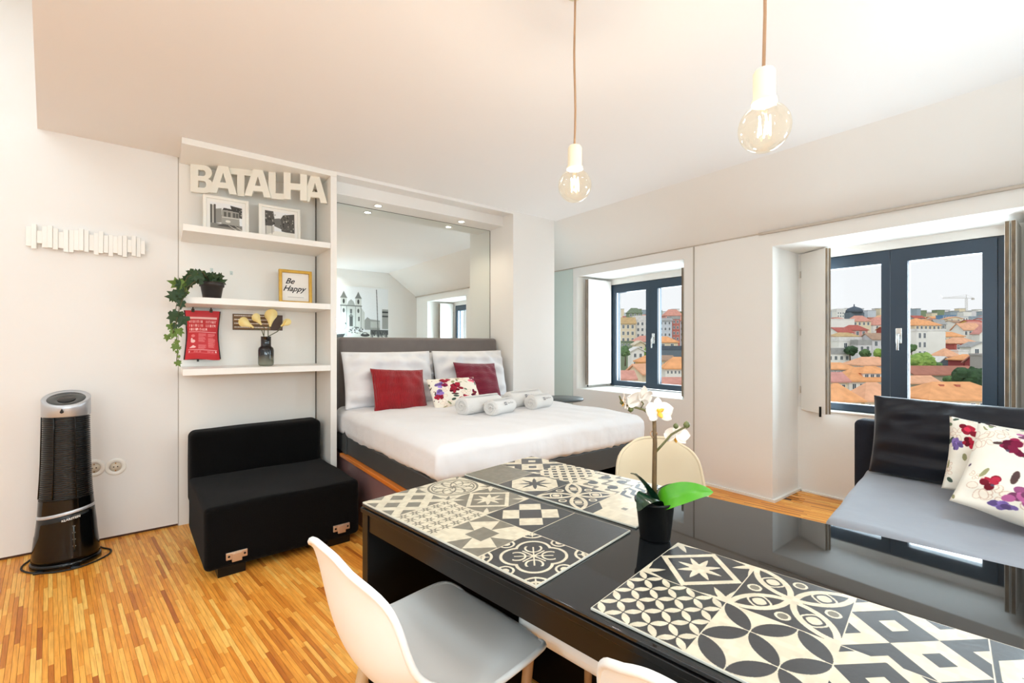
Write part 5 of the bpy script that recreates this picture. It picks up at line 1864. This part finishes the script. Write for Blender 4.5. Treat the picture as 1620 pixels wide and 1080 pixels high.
def house(x, y, z, w, d, h, rh, jit, ty, wc, rc, nc, nr, label, group='houses on the hill outside'):
    root = empty('house', (x, y, z), -0.6575 + R(jit), 'tiny ' + label if False else label, 'house', group)
    MB().box(-w / 2, w / 2, -d / 2, d / 2, 0, h).build('wall', WM[wc], root)
    e = 0.35
    a, b = w / 2 + e, d / 2 + e
    m = MB()
    if ty == 'hip':
        q = max(0.0, a - b)
        v = [(-a, -b, h - .12), (a, -b, h - .12), (a, b, h - .12), (-a, b, h - .12), (-a, -b, h + .08), (a, -b, h + .08), (a, b, h + .08), (-a, b, h + .08), (-q, 0, h + rh + .1), (q, 0, h + rh + .1)]
        m.add(v, [(0, 3, 2, 1), (0, 1, 5, 4), (1, 2, 6, 5), (2, 3, 7, 6), (3, 0, 4, 7), (4, 5, 9, 8), (6, 7, 8, 9), (5, 6, 9), (7, 4, 8)])
    elif ty in ('gable', 'gablef'):
        if ty == 'gable':
            pf = [(-b, h - .1), (-b, h + .1), (0, h + rh + .12), (b, h + .1), (b, h - .1), (0, h + rh - .12)]
            n = len(pf)
            v = [(-a, p, q) for p, q in pf] + [(a, p, q) for p, q in pf]
        else:
            pf = [(-a, h - .1), (-a, h + .1), (0, h + rh + .12), (a, h + .1), (a, h - .1), (0, h + rh - .12)]
            n = len(pf)
            v = [(p, -b, q) for p, q in pf] + [(p, b, q) for p, q in pf]
        f = [(i, (i + 1) % n, n + (i + 1) % n, n + i) for i in range(n)] + [(0, 1, 2, 5), (2, 3, 4, 5), (n, n + 5, n + 2, n + 1), (n + 2, n + 5, n + 4, n + 3)]
        m.add(v, f)
        g = MB()
        if ty == 'gable': g.add([(-w / 2, -d / 2, h), (-w / 2, d / 2, h), (-w / 2, 0, h + rh - .1), (w / 2, -d / 2, h), (w / 2, d / 2, h), (w / 2, 0, h + rh - .1)], [(0, 1, 2), (3, 5, 4), (0, 2, 5, 3), (1, 4, 5, 2)])
        else: g.add([(-w / 2, -d / 2, h), (w / 2, -d / 2, h), (0, -d / 2, h + rh - .1), (-w / 2, d / 2, h), (w / 2, d / 2, h), (0, d / 2, h + rh - .1)], [(0, 1, 2), (3, 5, 4), (0, 2, 5, 3), (1, 4, 5, 2)])
        g.build('gable_wall', WM[wc], root)
    elif ty == 'dome':
        m.lathe([(w * .5, h), (w * .48, h + rh * .4), (w * .36, h + rh * .7), (w * .15, h + rh * .9), (w * .04, h + rh), (w * .03, h + rh * 1.35)], 20)
    else:
        m.box(-w / 2 - .1, w / 2 + .1, -d / 2 - .1, d / 2 + .1, h, h + rh)
    m.build('roof', RM.get(rc, RM['grey']), root)
    if nc:
        cw = w / (nc + .3)
        ww = round(min(1.1, cw * .55), 1) or .2
        hh = round(min(1.6, max(0.5, ww * 1.5)), 1)
        for j in range(nr):
            for i in range(nc):
                xx = -w / 2 + (i + .65) * cw
                zz = h - 0.35 - hh - j * (hh + 0.9)
                link('window', wins(ww, hh), root, (xx, -d / 2, zz))
    return root


def tree(x, y, z, r, asp, kind, label):
    root = empty('tree', (x, y, z - r * 2.2), 0, label, 'tree', 'trees on the hill outside')
    rng = random.Random(int(x * 7 + y))
    bm = bmesh.new()
    for i in range(7):
        a = rng.uniform(0, 6.28); q = r * rng.uniform(.2, .65)
        c = Vector((q * math.cos(a), q * math.sin(a), r * 2.2 + r * asp * rng.uniform(-.3, .45)))
        s = r * rng.uniform(.38, .6)
        k = bmesh.ops.create_icosphere(bm, subdivisions=3, radius=s, matrix=Matrix.Translation(c))
        for v in k['verts']:
            d = (v.co - c).normalized()
            v.co += d * s * .16 * math.sin(9 * d.x + 7 * d.y * 3 + 11 * d.z + i) + d * s * rng.uniform(-.10, .10)
    me = D.meshes.new('crown'); bm.to_mesh(me); bm.free(); me.materials.append(TM[kind])
    link('crown', me, root)
    MB().tube([(0, 0, 0), (0.05 * r, 0, r), (0, 0, r * 2)], r * .1, 8, r1=r * .06).build('trunk', M['bark'], root)


HOUSES = [
  (60.6,18.3,-14.0,3.56,3,8.98,1.74,0,'hip','cream','orange',5,1, 'nearest orange hipped roof low in the left pane of the large window'),
  (66.3,16.4,-13.7,4.28,3,8.46,1.89,3,'hip','cream','orange2',5,1, 'second nearest orange hipped roof beside the mullion of the large window'),
  (83.8,21.4,-11.8,7.73,4.25,7.65,1.84,-3,'hip','white','orange',7,2, 'white house with a dormer in its broad orange roof, left pane, large window'),
  (76.4,23.8,-12.1,2.95,3,8.02,1.16,0,'gable','cream','rose',3,1, 'house with a rose red roof left of the white dormer house'),
  (108.9,27.2,-8.8,7.56,4.16,6.02,1.44,4,'hip','white','orange2',4,1, 'white house with a wide orange roof directly above the dormer house'),
  (98.1,30.1,-9.2,6.29,3.46,5.91,1.03,-4,'hip','grey','orange',5,1, 'grey house with a long low orange roof, left edge of the large window'),
  (123.8,37.7,-6.7,5.51,3.03,5.56,1.45,0,'flat','white','grey',4,1, 'low white veranda building left of the bushes, left pane of the large window'),
  (152.5,43.8,-4.8,6.68,3.67,6.73,1.23,5,'flat','white','white',2,1, 'plain white box house with a terrace above the bushes, left pane of the large window'),
  (159.0,50.9,-4.0,4.55,3,5.96,1.71,0,'gable','rose','brown',2,1, 'pinkish house with a brown roof at the left edge of the large window'),
  (168.8,49.0,-3.7,7.03,3.87,7.23,1.17,0,'hip','cream','ochre',3,1, 'cream house with a yellowish brown roof behind the white terrace house'),
  (157.8,37.5,-5.0,7.61,4.19,7.41,1.73,4,'gable','pale','brown',4,2, 'pale two-storey house with a brown roof beside the mullion of the large window'),
  (150.7,39.6,-5.2,3.4,3,6.19,1.36,-5,'flat','pale','grey',2,1, 'narrow pale house between the bushes and the brown roofed house'),
  (214.3,65.8,-0.5,13.56,6,11.44,0.25,3,'flat','white','white',0,0, 'big blank white block high in the left pane of the large window'),
  (233.5,62.3,0.6,7.42,4.08,10.11,2.38,-3,'hip','cream','rose2',4,1, 'cream house with a dull red roof right of the blank white block'),
  (257.2,60.4,1.9,11.83,6,7.73,3.38,2,'hip','white','rose2',4,2, 'white house with a dull red roof beside the mullion, high on the hill'),
  (201.6,55.3,-1.7,7.36,4.05,7.92,1.84,0,'hip','rose','red',3,1, 'small rose house with a dark red roof below the blank white block'),
  (426.7,116.5,16.0,11.23,6,9.41,4.88,0,'dome','slate','slate',0,0, 'slate grey domed building on the skyline of the left pane'),
  (453.8,133.4,18.0,10.6,5.83,10.01,2.65,0,'flat','white','white',5,2, 'long white flats left of the slate dome on the skyline'),
  (72.5,10.5,-14.0,9.34,5.14,9.12,1.67,-2,'hip','cream','orange',9,1, 'largest and nearest orange hipped roof low in the right pane of the large window'),
  (109.1,18.1,-9.8,11.21,6,5.74,1.31,-3,'gable','stone','rust',3,1, 'long stone shed with a rusty red roof in the right pane of the large window'),
  (91.4,17.2,-11.5,4.27,3,6.86,0.95,2,'gable','stone','orange2',0,0, 'low lean-to with a salmon roof in front of the long stone shed'),
  (133.4,21.4,-7.4,3.38,3,4.13,1.76,0,'gablef','slate','white',1,1, 'dark gabled shed with white bargeboards behind the long stone shed'),
  (142.9,21.7,-6.8,3.59,3,5.23,1.72,6,'hip','rose','orange2',2,2, 'rose house with an orange pyramid roof right of the dark gabled shed'),
  (146.3,20.3,-6.7,2.47,3,6.28,0.29,6,'flat','white','white',0,0, 'narrow blank white wall house right of the orange pyramid roof'),
  (186.6,25.5,-4.3,8.1,4.46,5.71,1.66,8,'hip','red','orange2',4,1, 'brick red house with an orange roof in the middle of the right pane'),
  (161.2,18.9,-6.0,4.69,3,6.43,1.25,-4,'gablef','white','grey',2,2, 'white gabled house at the right of the brick red house'),
  (131.0,16.9,-8.0,4.11,3,6.02,1.03,5,'hip','darkred','orange',2,2, 'dark red house with an orange hipped roof low at the right of the right pane'),
  (127.8,14.4,-8.5,2.95,3,6.04,1.72,9,'gable','darkred','rose',1,1, 'dark red house with a sloping parapet beside the frame of the large window'),
  (106.1,10.9,-10.8,3.11,3,10.17,0.3,0,'flat','grey','grey',2,4, 'narrow grey tower house at the right edge of the large window'),
  (165.2,31.0,-5.0,4.5,3,9.66,0.69,18,'flat','white','white',2,3, 'tall white house with a few small windows beside the mullion of the large window'),
  (172.9,28.9,-4.8,4.61,3,9.66,0.53,-12,'flat','white','white',0,0, 'tall white house with a blank side wall in the right pane of the large window'),
  (202.9,30.4,-3.2,7.33,4.03,6.84,1.43,0,'hip','cream','orange',4,1, 'cream house with an orange roof behind the brick red house'),
  (234.6,29.9,-1.7,7.59,4.18,7.92,2.53,6,'gable','white','orange2',4,1, 'white house with a steep orange gable in the upper right pane'),
  (229.5,24.5,-2.3,5.95,3.27,6.95,3.31,-8,'gablef','white','rose',2,2, 'white house with a rose gable at the upper right of the large window'),
  (269.3,48.6,1.6,12.27,6,7.86,2.23,3,'hip','cream','orange',6,1, 'cream house with a long orange roof high beside the mullion of the large window'),
  (286.6,45.9,2.7,4.69,3,7.49,2.34,0,'gable','grey','grey',2,1, 'grey house with a pale roof high in the right pane'),
  (386.4,58.3,9.7,8.2,4.51,8.94,0.39,0,'flat','blue','blue',5,2, 'blue glazed block high in the right pane of the large window'),
  (406.3,55.9,10.6,9.3,5.12,7.44,0.81,2,'flat','white','pale',5,2, 'white block with a row of windows right of the blue glazed block'),
  (432.0,49.2,11.5,20.08,6,6.7,1.26,-2,'flat','bluegrey','bluegrey',8,2, 'long blue grey block high at the right of the large window'),
  (51.3,40.7,-12.4,2.16,3,8.81,1.04,0,'gable','white','rose2',3,1, 'white house with a dull red roof at the lower left of the small window'),
  (56.5,41.6,-11.8,3.5,3,8.66,1.38,35,'gable','cream','orange2',0,0, 'cream house under a striped orange roof at the bottom of the small window'),
  (72.2,52.3,-9.0,3.05,3,6.95,1.05,0,'hip','ochre','orange',3,1, 'ochre house with an orange roof beside the mullion of the small window'),
  (80.7,60.9,-7.5,2.68,3,7.11,0.94,0,'gablef','white','white',2,2, 'white stepped gable house in the left pane of the small window'),
  (87.8,65.5,-6.7,2.18,3,7.73,0.87,0,'gablef','cream','cream',1,1, 'small cream gable house above the white stepped gable house'),
  (91.5,72.7,-6.0,4.06,3,7.67,0.31,0,'flat','green','green',5,1, 'mossy green terrace wall building at the left of the small window'),
  (131.1,102.8,-2.1,5.36,3,10.41,2.23,0,'gable','cream','ochre',3,3, 'tall cream house with an ochre roof at the left of the small window'),
  (137.6,100.7,-1.9,6.55,3.6,11.24,2.03,0,'flat','white','white',4,4, 'tall white block of flats beside the mullion of the small window'),
  (191.2,145.4,4.9,7.06,3.88,11.97,2.57,0,'hip','green','green',3,1, 'greenish roofed house on the skyline of the small window'),
  (132.8,88.9,-2.9,4.39,3,11.82,0.84,0,'gable','palegrey','grey',3,4, 'tall pale blue grey house in the right pane of the small window'),
  (137.3,87.9,-2.7,2.76,3,12.18,1.06,0,'flat','brick','brick',2,4, 'tall narrow brick red house in the right pane of the small window'),
  (141.2,87.4,-2.6,3.01,3,11.7,1.5,0,'gable','palegrey','rose2',2,4, 'tall pale house at the right edge of the small window'),
  (198.2,127.9,3.8,8.59,4.73,11.14,3.07,0,'hip','rose','rose2',4,1, 'rose house on the skyline of the small window'),
  (90.6,58.6,-7.0,6.42,3.53,6.96,0.84,0,'flat','slate','slate',0,0, 'long dark slate roofed shed across the right pane of the small window'),
  (74.9,50.2,-9.0,2.81,3,7.18,0.82,0,'gable','cream','brown',4,1, 'cream cottage row with a brown roof in the right pane of the small window'),
  (66.1,41.8,-10.8,4.22,3,8.16,1.71,-8,'hip','white','orange',7,2, 'white arcaded house with a big orange roof in the right pane of the small window'),
  (51.0,33.3,-13.2,3.75,3,9.53,0.62,0,'gable','cream','rose2',4,1, 'nearest dull red roof at the bottom of the small window'),
  (102.8,75.1,-5.1,6.1,4.5,6.93,1.53,-10,'hip','palegrey','rose2',3,2, 'small pale grey house with dull red roof on the hillside, small window'),
  (119.0,79.5,-4.0,6.35,4.5,5.71,1.66,5,'hip','cream','orange',2,1, 'small cream house with orange roof on the hillside, small window'),
  (277.4,200.0,14.0,6.77,4.5,6.48,1.71,2,'gable','pale','rose2',4,1, 'small lilac white house with dull red roof on the hillside, small window'),
  (202.5,142.5,5.6,5.33,4.5,6.32,1.43,4,'gablef','red','brown',2,1, 'small brick red house with brown roof on the hillside, small window'),
  (284.2,191.2,13.8,6.43,4.5,5.59,1.09,-7,'gable','grey','red',3,2, 'small grey house with brick red roof on the hillside, small window'),
  (247.9,178.4,10.8,7.08,4.5,5.17,1.16,3,'gablef','grey','orange',4,1, 'small grey house with orange roof on the hillside, small window'),
  (167.5,113.6,0.8,5.21,4.5,5.88,1.36,6,'gable','palegrey','rust',3,1, 'small pale grey house with rusty roof on the hillside, small window'),
  (261.8,203.1,13.4,8.7,4.5,5.59,1.73,-14,'gable','palegrey','red',3,2, 'small pale grey house with brick red roof on the hillside, small window'),
  (283.2,179.0,12.8,7.67,4.5,5.34,1.39,-4,'gablef','cream','orange2',4,2, 'small cream house with salmon roof on the hillside, small window'),
  (251.0,195.0,12.2,6.17,4.5,7.12,1.56,-8,'gablef','rose','rust',3,2, 'small rose house with rusty roof on the hillside, small window'),
  (152.1,101.8,-1.0,7.78,4.5,4.9,1.19,-2,'gable','rose','brown',2,2, 'small rose house with brown roof on the hillside, small window'),
  (163.8,127.3,1.7,7.76,4.5,4.97,1.73,1,'hip','white','orange',3,1, 'small white house with orange roof on the hillside, small window'),
  (317.9,94.6,8.7,6.08,4.5,6.88,1.17,3,'hip','red','rose2',4,2, 'small brick red house with dull red roof on the hillside, left pane, large window'),
  (282.7,87.4,6.1,6.42,4.5,4.75,1.58,-5,'hip','ochre','orange2',2,2, 'small ochre house with salmon roof on the hillside, left pane, large window'),
  (251.5,75.1,3.1,7.67,4.5,5.52,1.76,-14,'hip','palegrey','rust',3,2, 'small pale grey house with rusty roof on the hillside, left pane, large window'),
  (379.9,102.0,12.7,7.79,4.5,4.99,1.37,8,'gable','red','brown',2,1, 'small brick red house with brown roof on the hillside, left pane, large window'),
  (338.7,102.6,10.4,6.98,4.5,5.79,1.75,3,'gablef','ochre','rust',3,2, 'small ochre house with rusty roof on the hillside, left pane, large window'),
  (308.3,75.0,6.8,6.65,4.5,6.35,1.61,0,'gablef','rose','rust',3,1, 'small rose house with rusty roof on the hillside, left pane, large window'),
  (184.1,54.5,-2.4,6.02,4.5,7.41,1.78,12,'gable','white','red',2,2, 'small white house with brick red roof on the hillside, left pane, large window'),
  (321.3,85.3,8.2,6.79,4.5,6.08,1.51,-1,'gablef','pale','brown',4,2, 'small lilac white house with brown roof on the hillside, left pane, large window'),
  (375.5,87.9,11.4,5.11,4.5,7.03,1.61,-4,'gablef','white','orange2',2,2, 'small white house with salmon roof on the hillside, left pane, large window'),
  (350.1,92.5,10.3,8.85,4.5,5.62,1.05,-11,'gable','cream','orange2',2,1, 'small cream house with salmon roof on the hillside, left pane, large window'),
  (364.2,89.5,10.9,6.36,4.5,5.64,1.71,4,'gable','red','rust',4,2, 'small brick red house with rusty roof on the hillside, left pane, large window'),
  (243.2,54.9,0.8,5.48,4.5,6.26,1.44,3,'gable','red','orange2',4,2, 'small brick red house with salmon roof on the hillside, left pane, large window'),
  (280.7,71.7,4.7,5.29,4.5,6.51,1.65,14,'gable','cream','rust',4,2, 'small cream house with rusty roof on the hillside, left pane, large window'),
  (239.5,72.5,2.0,5.3,4.5,6.51,1.72,-10,'gable','rose','brown',4,2, 'small rose house with brown roof on the hillside, left pane, large window'),
  (320.7,57.1,6.1,6.69,4.5,6.99,1.09,-5,'gablef','pale','orange',2,1, 'small lilac white house with orange roof on the hillside, right pane, large window'),
  (353.7,38.0,6.6,5.58,4.5,5.18,1.63,-10,'gable','rose','rose2',2,2, 'small rose house with dull red roof on the hillside, right pane, large window'),
  (340.8,39.2,5.9,5.23,4.5,5.4,1.67,-12,'gable','red','brown',4,2, 'small brick red house with brown roof on the hillside, right pane, large window'),
  (305.2,36.7,3.3,8.89,4.5,6.77,1.68,-4,'hip','grey','rose2',2,1, 'small grey house with dull red roof on the hillside, right pane, large window'),
  (250.4,47.3,0.6,7.71,4.5,5.33,1.33,8,'gable','rose','orange2',4,2, 'small rose house with salmon roof on the hillside, right pane, large window'),
  (325.4,39.5,4.9,7.71,4.5,7.11,1.28,4,'gable','ochre','red',2,1, 'small ochre house with brick red roof on the hillside, right pane, large window'),
  (430.2,78.3,13.7,7.41,4.5,4.9,1.78,-8,'gable','pale','orange2',3,1, 'small lilac white house with salmon roof on the hillside, right pane, large window'),
  (347.9,58.3,7.8,7.28,4.5,6.6,1.23,7,'hip','pale','rust',3,1, 'small lilac white house with rusty roof on the hillside, right pane, large window'),
  (417.5,69.3,12.4,8.49,4.5,5.45,1.75,5,'gable','white','rust',4,1, 'small white house with rusty roof on the hillside, right pane, large window'),
  (402.6,75.4,12.0,8.83,4.5,6.33,1.8,8,'gable','grey','red',3,1, 'small grey house with brick red roof on the hillside, right pane, large window'),
  (218.2,41.3,-1.6,5.38,4.5,5.94,1.54,-1,'gable','pale','rose2',3,2, 'small lilac white house with dull red roof on the hillside, right pane, large window'),
  (363.2,52.2,8.2,7.87,4.5,7.46,1.17,-7,'gablef','cream','orange2',2,2, 'small cream house with salmon roof on the hillside, right pane, large window'),
  (369.1,40.5,7.7,5.68,4.5,7.04,1.07,6,'gable','pale','red',4,2, 'small lilac white house with brick red roof on the hillside, right pane, large window'),
  (463.3,51.4,13.6,7.07,4.5,6.28,1.31,1,'hip','rose','rust',4,2, 'small rose house with rusty roof on the hillside, right pane, large window'),
  (363.1,66.1,9.2,6.2,4.5,5.12,1.41,8,'hip','red','red',2,1, 'small brick red house with brick red roof on the hillside, right pane, large window'),
  (246.5,31.1,-0.9,5.48,4.5,6.47,1.7,-2,'hip','pale','brown',3,2, 'small lilac white house with brown roof on the hillside, right pane, large window'),
  (395.8,65.2,10.9,6.19,4.5,6.68,1.25,-3,'gable','white','orange',3,2, 'small white house with orange roof on the hillside, right pane, large window'),
  (234.0,44.1,-0.7,6.35,4.5,4.56,1.21,-12,'gable','ochre','brown',2,1, 'small ochre house with brown roof on the hillside, right pane, large window'),
  (306.1,57.3,5.1,5.84,4.5,7.4,1.74,2,'hip','cream','orange',3,1, 'small cream house with orange roof on the hillside, right pane, large window'),
  (333.6,47.4,6.1,6.62,4.5,6.38,1.14,13,'gable','white','brown',3,2, 'small white house with brown roof on the hillside, right pane, large window'),
]
TREES = [
  (123.8,34.6,-0.5,1.57,0.75,'dark'),
  (127.4,33.0,-0.8,1.33,0.70,'mid'),
  (125.1,29.7,-0.7,1.44,0.70,'light'),
  (121.6,22.3,-2.2,2.36,0.62,'light'),
  (84.6,10.5,-3.3,1.92,0.62,'dark'),
  (87.9,13.0,-3.9,0.92,0.70,'mid'),
  (126.0,20.2,-3.2,1.34,0.60,'mid'),
  (72.8,57.5,-0.3,1.30,1.00,'mid'),
  (84.7,60.9,-0.6,1.44,1.20,'light'),
  (146.6,28.3,-0.0,1.26,1.00,'mid'),
]
SKYLINE = [(343.0, 279.0, 19.3, 4.1, 14.1, 'pale'), (389.0, 312.0, 23.0, 3.9, 15.0, 'cream'), (442.0, 347.0, 26.5, 8.7, 11.5, 'palegrey'), (353.0, 271.0, 19.3, 4.7, 10.9, 'white'), (402.0, 302.0, 23.0, 8.5, 15.0, 'green'), (458.0, 335.0, 26.5, 8.7, 15.0, 'bluegrey'), (366.0, 261.0, 19.3, 7.2, 10.0, 'bluegrey'), (416.0, 292.0, 23.0, 6.7, 11.5, 'cream'), (471.0, 325.0, 26.5, 5.3, 14.5, 'cream'), (374.0, 255.0, 19.3, 3.0, 13.2, 'green'), (426.0, 284.0, 23.0, 8.0, 12.3, 'pale'), (483.0, 316.0, 26.5, 5.6, 13.4, 'palegrey'), (385.0, 246.0, 19.3, 6.9, 14.4, 'white'), (439.0, 274.0, 23.0, 8.8, 12.3, 'green'), (498.0, 304.0, 26.5, 5.9, 10.1, 'palegrey'), (396.0, 237.0, 19.3, 7.4, 11.5, 'pale'), (561.0, 180.0, 23.0, 5.3, 11.7, 'bluegrey'), (634.0, 199.0, 26.5, 5.0, 15.0, 'white'), (503.0, 155.0, 19.3, 4.3, 12.4, 'palegrey'), (571.0, 172.0, 23.0, 8.4, 14.2, 'white'), (646.0, 190.0, 26.5, 8.0, 11.5, 'bluegrey'), (515.0, 146.0, 19.3, 7.6, 15.1, 'bluegrey'), (584.0, 162.0, 23.0, 4.2, 12.2, 'cream'), (659.0, 180.0, 26.5, 4.3, 13.2, 'pale'), (522.0, 140.0, 19.3, 4.2, 12.3, 'palegrey'), (591.0, 156.0, 23.0, 3.4, 15.5, 'palegrey'), (669.0, 172.0, 26.5, 8.7, 10.9, 'cream'), (531.0, 133.0, 19.3, 7.7, 13.2, 'palegrey'), (602.0, 148.0, 23.0, 3.7, 11.8, 'cream'), (679.0, 164.0, 26.5, 4.7, 16.7, 'pale'), (539.0, 127.0, 19.3, 4.5, 15.0, 'cream'), (612.0, 140.0, 23.0, 8.8, 12.2, 'palegrey'), (692.0, 154.0, 26.5, 5.3, 14.4, 'white'), (549.0, 120.0, 19.3, 5.1, 12.1, 'pale'), (631.0, 126.0, 23.0, 6.1, 15.6, 'bluegrey'), (713.0, 138.0, 26.5, 7.0, 12.2, 'pale'), (566.0, 106.0, 19.3, 3.7, 14.9, 'bluegrey'), (643.0, 117.0, 23.0, 8.7, 13.6, 'green'), (728.0, 126.0, 26.5, 8.6, 12.4, 'pale'), (578.0, 97.0, 19.3, 5.1, 10.7, 'cream'), (657.0, 105.0, 23.0, 8.4, 14.0, 'green'), (744.0, 114.0, 26.5, 9.3, 15.0, 'pale'), (592.0, 86.0, 19.3, 6.1, 11.9, 'bluegrey'), (671.0, 95.0, 23.0, 5.5, 13.1, 'bluegrey'), (759.0, 102.0, 26.5, 7.9, 16.7, 'cream'), (603.0, 78.0, 19.3, 7.6, 12.0, 'white'), (686.0, 83.0, 23.0, 7.1, 13.3, 'pale'), (777.0, 89.0, 26.5, 9.4, 15.6, 'white'), (615.0, 68.0, 19.3, 3.8, 12.3, 'bluegrey'), (698.0, 74.0, 23.0, 7.8, 11.5, 'palegrey'), (790.0, 79.0, 26.5, 9.1, 15.7, 'green')]
for hs in HOUSES:
    rt_ = house(*hs)
    if hs[13].startswith('white house with a dormer'):
        h, rh, w, d = hs[5], hs[6], hs[3], hs[4]
        MB().box(-1.65, 1.65, -d * .42, 0, h + .1, h + rh * .62).build('dormer', WM['white'], rt_)
        v = [(-1.9, -d * .48, h + rh * .6), (1.9, -d * .48, h + rh * .6), (1.9, .4, h + rh * .6), (-1.9, .4, h + rh * .6), (-.8, -d * .2, h + rh * 1.15), (.8, -d * .2, h + rh * 1.15)]
        MB().add(v, [(0, 3, 2, 1), (0, 1, 5, 4), (1, 2, 5), (2, 3, 4, 5), (3, 0, 4)]).build('dormer_roof', RM['orange'], rt_)
        for i in range(4): link('window', wins(.6, .8), rt_, (-1.2 + i * .8, -d * .42, h + .22))
    if hs[13].startswith('largest and nearest'):
        h, rh, w, d = hs[5], hs[6], hs[3], hs[4]
        for cx, cy, cz in ((-1.9, -.8, .5), (-1.2, -.3, .6), (-.2, -.9, .3)):
            MB().box(cx, cx + .45, cy, cy + .35, h, h + rh * .6 + .5).build('chimney', M['chimney'], rt_)
for k, t in enumerate(TREES):
    tree(*t, ('round dark bush in the left pane of the large window', 'green bush between two others in the left pane of the large window', 'light green bush beside the mullion in the left pane of the large window',
              'bright green bush at the left of the right pane', 'big dark green tree in front of the stone shed, right pane', 'small bush at the foot of the stone shed, right pane', 'low bush beside the dark gabled shed, right pane',
              'bush at the left edge of the small window', 'light green bush beside the mullion of the small window', 'small bush against the mullion, under the tall white house, right pane')[k])
CN = {'white': 'white', 'palegrey': 'pale grey', 'bluegrey': 'blue grey', 'pale': 'pale lilac grey', 'cream': 'cream', 'green': 'greenish grey'}
ORD = ['first', 'second', 'third', 'fourth', 'fifth', 'sixth', 'seventh', 'eighth', 'ninth', 'tenth', 'eleventh', 'twelfth', 'thirteenth', 'fourteenth', 'fifteenth', 'sixteenth', 'seventeenth', 'eighteenth', 'nineteenth', 'twentieth', 'twenty-first', 'twenty-second']
seen_in = {}
for k, (x, y, z, w, h, c) in enumerate(SKYLINE):
    pane = 'small window' if x / y < 2.0 else ('left pane of large window' if x / y < 5.2 else 'right pane of large window')
    n_ = seen_in[pane] = seen_in.get(pane, -1) + 1
    r_ = empty('house', (x, y, z), -0.6575, '%s distant skyline block from the left, %s, %s' % (ORD[n_], CN[c], pane), 'house', 'distant skyline blocks')
    MB().box(-w / 2, w / 2, -3, 3, 0, h).build('wall', WM[c], r_)
    MB().box(-w / 2 - .2, w / 2 + .2, -3.2, 3.2, h, h + .35).build('roof', RM['grey'], r_)
M['crane'] = mat('pale_crane_steel', (206, 202, 194), 0.7)
cn = empty('tower_crane', (632.2, 80.4, 22), -0.6575, 'pale tower crane on the skyline in the right pane', 'crane')
mast = MB()
for (dx, dy) in ((-.6, -.6), (.6, -.6), (-.6, .6), (.6, .6)): mast.tube([(dx, dy, 0), (dx, dy, 24)], .16, 5)
for i in range(12):
    mast.tube([(-.6, -.6, i * 2), (.6, -.6, i * 2 + 2)], .1, 4); mast.tube([(.6, .6, i * 2), (-.6, .6, i * 2 + 2)], .1, 4)
mast.build('mast', M['crane'], cn)
jb = MB()
jb.tube([(-24, 0, 24.2), (7.5, 0, 24.6)], .2, 5); jb.tube([(-23, 0, 25.2), (0, 0, 26)], .15, 5)
for i in range(12): jb.tube([(-23 + i * 2, 0, 24.2), (-22 + i * 2, 0, 25.3)], .1, 4)
jb.tube([(0, 0, 24), (0, 0, 28)], .2, 5); jb.tube([(0, 0, 28), (-18, 0, 25)], .08, 4); jb.tube([(0, 0, 28), (7, 0, 24.6)], .08, 4)
jb.build('jib', M['crane'], cn)
MB().box(5.5, 7.5, -.6, .6, 22.8, 24.4).build('counterweight', M['crane'], cn)
